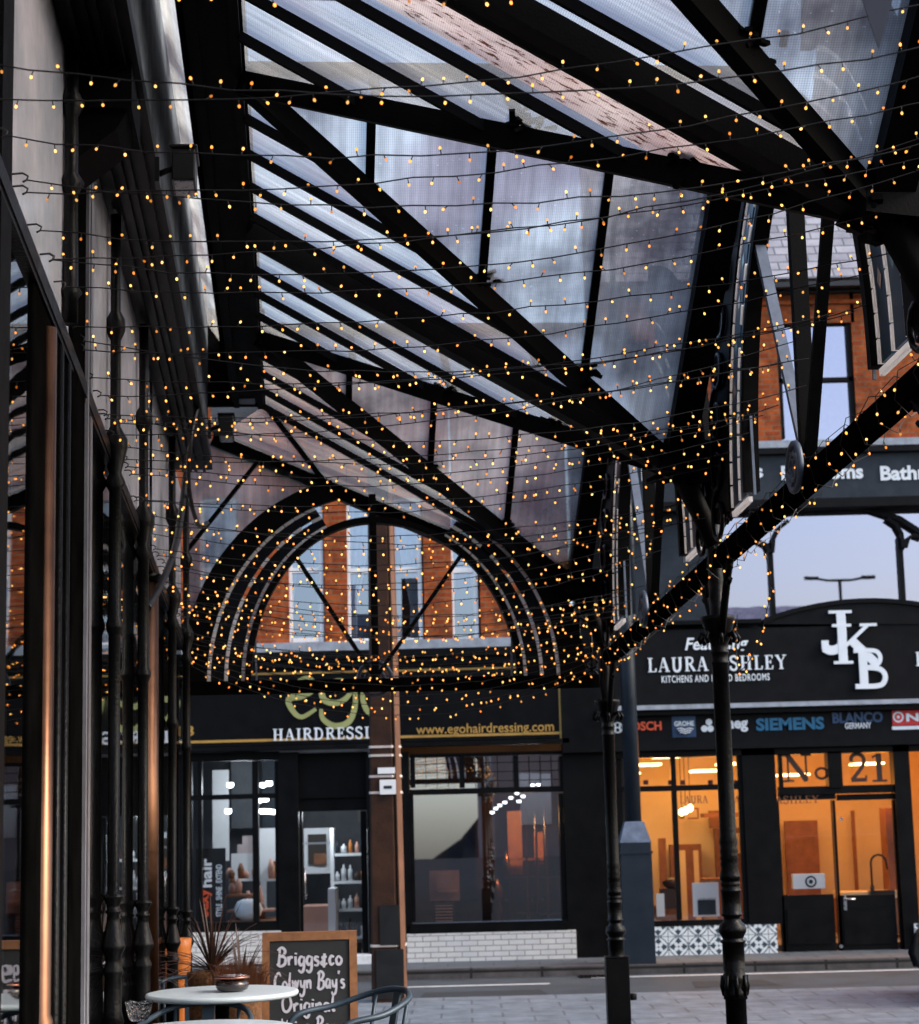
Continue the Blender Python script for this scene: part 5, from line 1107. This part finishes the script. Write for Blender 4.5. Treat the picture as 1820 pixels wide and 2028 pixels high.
A_ = Matrix((UV, DV, ZV)).transposed().inverted() @ ray(275, 2022); k_ = -.37 / A_.z; c = K(A_.x * k_, A_.y * k_, -.37)
b = MB(); n = 24
rings = []
for r_, z, wv in ((.035, 0, 0), (.045, .012, 0), (.056, .045, 0), (.062, .075, .003), (.066, .085, .006), (.060, .083, .006), (.052, .045, 0), (.03, .012, 0)):
    rings.append([c + Vector((r_ * math.cos(2 * math.pi * j / n), r_ * math.sin(2 * math.pi * j / n), z + wv * math.sin(j * 2 * math.pi / 4))) for j in range(n)])
b.grid(rings); ob = b.build('glass_bowl', M['cutglass']); me = ob.data
me.transform(Matrix.Translation(-c)); ob.location = c; tag(ob, 'small cut glass candle bowl with scalloped rim on the front table', 'bowl')
# spiky plants
def plant(x, y, d, hgt, n, rad, mt, label, pot=True, potmat='wicker', grass=False, seed=1, pr=.75):
    random.seed(seed); A_ = Matrix((UV, DV, ZV)).transposed().inverted() @ ray(x, y); k_ = d / A_.y; u = A_.x * k_
    base = K(u, d, -1.02); o = thing('spiky_plant', base, label, 'plant'); ph = max(.3, A_.z * k_ + 1.02)
    b = MB(); b.lathe(base, [(.13 * pr, 0), (.17 * pr, ph * .5), (.19 * pr, ph * .92), (.20 * pr, ph), (.17 * pr, ph), (.16 * pr, ph * .9)], 20); b.build('pot', M[potmat], o)
    top = base + ZV * ph; b = MB()
    for k in range(n):
        a = random.uniform(0, 6.28); el = random.uniform(.1, 1.45); ln = hgt * random.uniform(.6, 1.05); dr = Vector((math.cos(a) * math.cos(el), math.sin(a) * math.cos(el), math.sin(el)))
        sd = dr.cross(ZV).normalized(); rows = []
        for q in range(7):
            f = q / 6; p = top + dr * ln * f - ZV * (.55 * ln * f * f * math.cos(el)); wv = .008 * (1 - f) ** .6 + .001
            rows.append([p - sd * wv, p + ZV * .003, p + sd * wv])
        b.grid(rows, closed=False)
    b.build('leaves', M['leaf'], o)
    if grass:
        b = MB()
        for k in range(900):
            a = random.uniform(0, 6.28); r_ = rad * math.sqrt(random.random()); p = top + Vector((math.cos(a) * r_, math.sin(a) * r_, -.03)); q = p + Vector((random.gauss(0, .05), random.gauss(0, .05), random.uniform(.08, .24)))
            b.face([p - Vector((.003, 0, 0)), p + Vector((.003, 0, 0)), q])
        b.build('amber_grass', M['grass_o'], o)
plant(478, 1962, 11.2, .40, 34, .13, 'leaf', 'wicker pot of amber grass and dark spikes left of the chalkboard', grass=True, seed=2, pr=.62)
plant(420, 1925, 11.6, .55, 80, .2, 'leaf', 'dark bronze spiky cordyline behind the farther white table', seed=4, grass=False)
plant(255, 1930, 12.2, .5, 70, .2, 'leaf', 'dark spiky plant behind the iron columns of the shopfront', potmat='darkbowl', seed=6)
for x, lab in ((296, 'orange plastic pot glowing behind the second iron column'), (354, 'orange plastic pot between the two farthest iron columns')):
    A_ = Matrix((UV, DV, ZV)).transposed().inverted() @ ray(x, 1935); k_ = 13.4 / A_.y; base = K(A_.x * k_, 13.4, -1.02); hh = 1.02 + A_.z * k_
    o = thing('tall_planter', base, lab, 'planter', 'orange pots'); b = MB(); b.lathe(base, [(.06, 0), (.075, .5), (.085, hh + .2), (.09, hh + .26), (.075, hh + .26)], 16); b.build('pot', M['orange'], o)
    b = MB(); b.lathe(base + ZV * (hh + .22), [(.07, 0), (.07, .01)], 16); b.build('soil', M['dark_in'], o)

# pennant hanging above the near bay
c = K(2.0, 5.6, 3.05); o = thing('pennant', c, 'blue grey cloth pennant pointing down at the top right corner', 'pennant')
px0, px1, ptip = onY(1694, -40, 4.2), onY(1778, -40, 4.2), onY(1741, 98, 4.2); o.location = px0
b = MB(); b.prism([px0, px1, ptip], (0, .004, 0)); b.build('cloth', M['pennant'], o)
b = MB(); b.tube([px0 + Vector((-.3, 0, .03)), px0, px1, px1 + Vector((.5, 0, .03))], .004, 5); b.build('cord', M['wire'], o)

# ================================================================== parked car (only its tail corner enters at right)
def car(cx, cy, z):
    o = thing('parked_car', (cx, cy, z), 'black parked car cut off by the right edge of the photo', 'car')
    # length along x, tail at low x
    prof = [(-2.05, .25), (-2.10, .40), (-2.05, .58), (-1.9, .78), (-1.45, 1.36), (-1.2, 1.45), (.3, 1.46), (1.0, .98), (1.9, .82), (2.1, .6), (2.08, .3)]
    rows = []
    for y, s in ((-.86, .94), (-.88, 1.0), (-.5, 1.015), (.5, 1.015), (.88, 1.0), (.86, .94)):
        rows.append([Vector((cx + x * (1 if abs(y) < .87 else .985), cy + (y if zz < .95 else y * .82), z + (zz * s if zz > .5 else zz))) for x, zz in prof])
    b = MB(); b.grid(rows, closed=True, smooth=True); b.build('body', M['carpaint'], o)
    for sx in (-1.3, 1.35):
        for sy in (-.80, .80):
            wc = Vector((cx + sx, cy + sy, z + .32)); b = MB()
            prof_ = [(.22, -.1), (.31, -.09), (.32, 0), (.31, .09), (.22, .1)]
            b.grid([[wc + Vector((r_ * math.cos(k * math.pi / 14), yy, r_ * math.sin(k * math.pi / 14))) for k in range(28)] for r_, yy in prof_]); wo = b.build('wheel', M['rubber'], o)
            b = MB()
            for k in range(5):
                a = k * 2 * math.pi / 5; b.beam(wc + Vector((0, -.104 * (1 if sy < 0 else -1), 0)), wc + Vector((.2 * math.cos(a), -.104 * (1 if sy < 0 else -1), .2 * math.sin(a))), .05, .02)
            b.build('rim', M['steel'], wo)
    b = MB(); b.box((cx - 1.86, cy - .80, z + .80), (cx - 1.76, cy - .5, z + .92)); b.build('tail_light', M['red'], o)
    b = MB(); b.box((cx - 1.86, cy + .5, z + .80), (cx - 1.76, cy + .80, z + .92)); b.build('tail_light', M['red'], o)
    b = MB(); b.prism([(cx - 1.25, cy - .735, z + .98), (cx + .7, cy - .735, z + .98), (cx + .25, cy - .725, z + 1.38), (cx - 1.15, cy - .725, z + 1.38)], (0, -.004, 0)); b.build('side_window', M['pane_dark'], o)
cl = onY(1804, 1980, 18.8); car(cl.x + 2.47, 19.6, GZ)
lp = Vector((onY(1663, 1150, 1.).x * 72.8, -20, 0)); zt = CAM.z + (onY(1663, 1150, 1.).z - CAM.z) * 72.8
o = thing('street_lamp', (lp.x, lp.y, gz(-12)), 'tall twin armed street lamp mirrored in the arched upper window', 'street lamp')
b = MB(); b.tube([(lp.x, lp.y, gz(-12)), (lp.x, lp.y, zt)], [.11, .06], 10); b.build('pole', M['iron'], o)
for sg in (-1, 1):
    b = MB(); b.tube([(lp.x, lp.y, zt), (lp.x + sg * .5, lp.y, zt + .03), (lp.x + sg * .9, lp.y, zt + .1)], .05, 8); b.box((lp.x + sg * 1.1 - .25, lp.y - .12, zt + .06), (lp.x + sg * 1.1 + .25, lp.y + .12, zt + .17)); b.build('lamp_arm', M['iron'], o)
# buildings behind the camera that the shop windows mirror
for (x, y, wd, h_, lab) in ((12.2, -34, 14, 7, 'brown town building across the street, seen only mirrored in the shop glass'),):
    o = thing('town_building', (x, y, gz(-12)), lab, 'building'); z = gz(-12)
    b = MB(); b.box((x - wd / 2, y - 10, z), (x + wd / 2, y, z + h_)); b.build('wall', M['far_build'], o)
    b = MB()
    for i in range(4):
        for k in range(1): b.box((x - wd / 2 + 1.2 + i * 3.3, y, z + 1.5 + k * 4), (x - wd / 2 + 2.6 + i * 3.3, y + .05, z + 3.8 + k * 4))
    b.build('window', M['pane_sky'], o)
    b = MB(); b.prism([(x - wd / 2 - .3, y + .3, z + h_), (x + wd / 2 + .3, y + .3, z + h_), (x + wd / 2 + .3, y - 5, z + h_ + 3), (x - wd / 2 - .3, y - 5, z + h_ + 3)], (0, 0, .2)); b.build('roof', M['slates'], o)
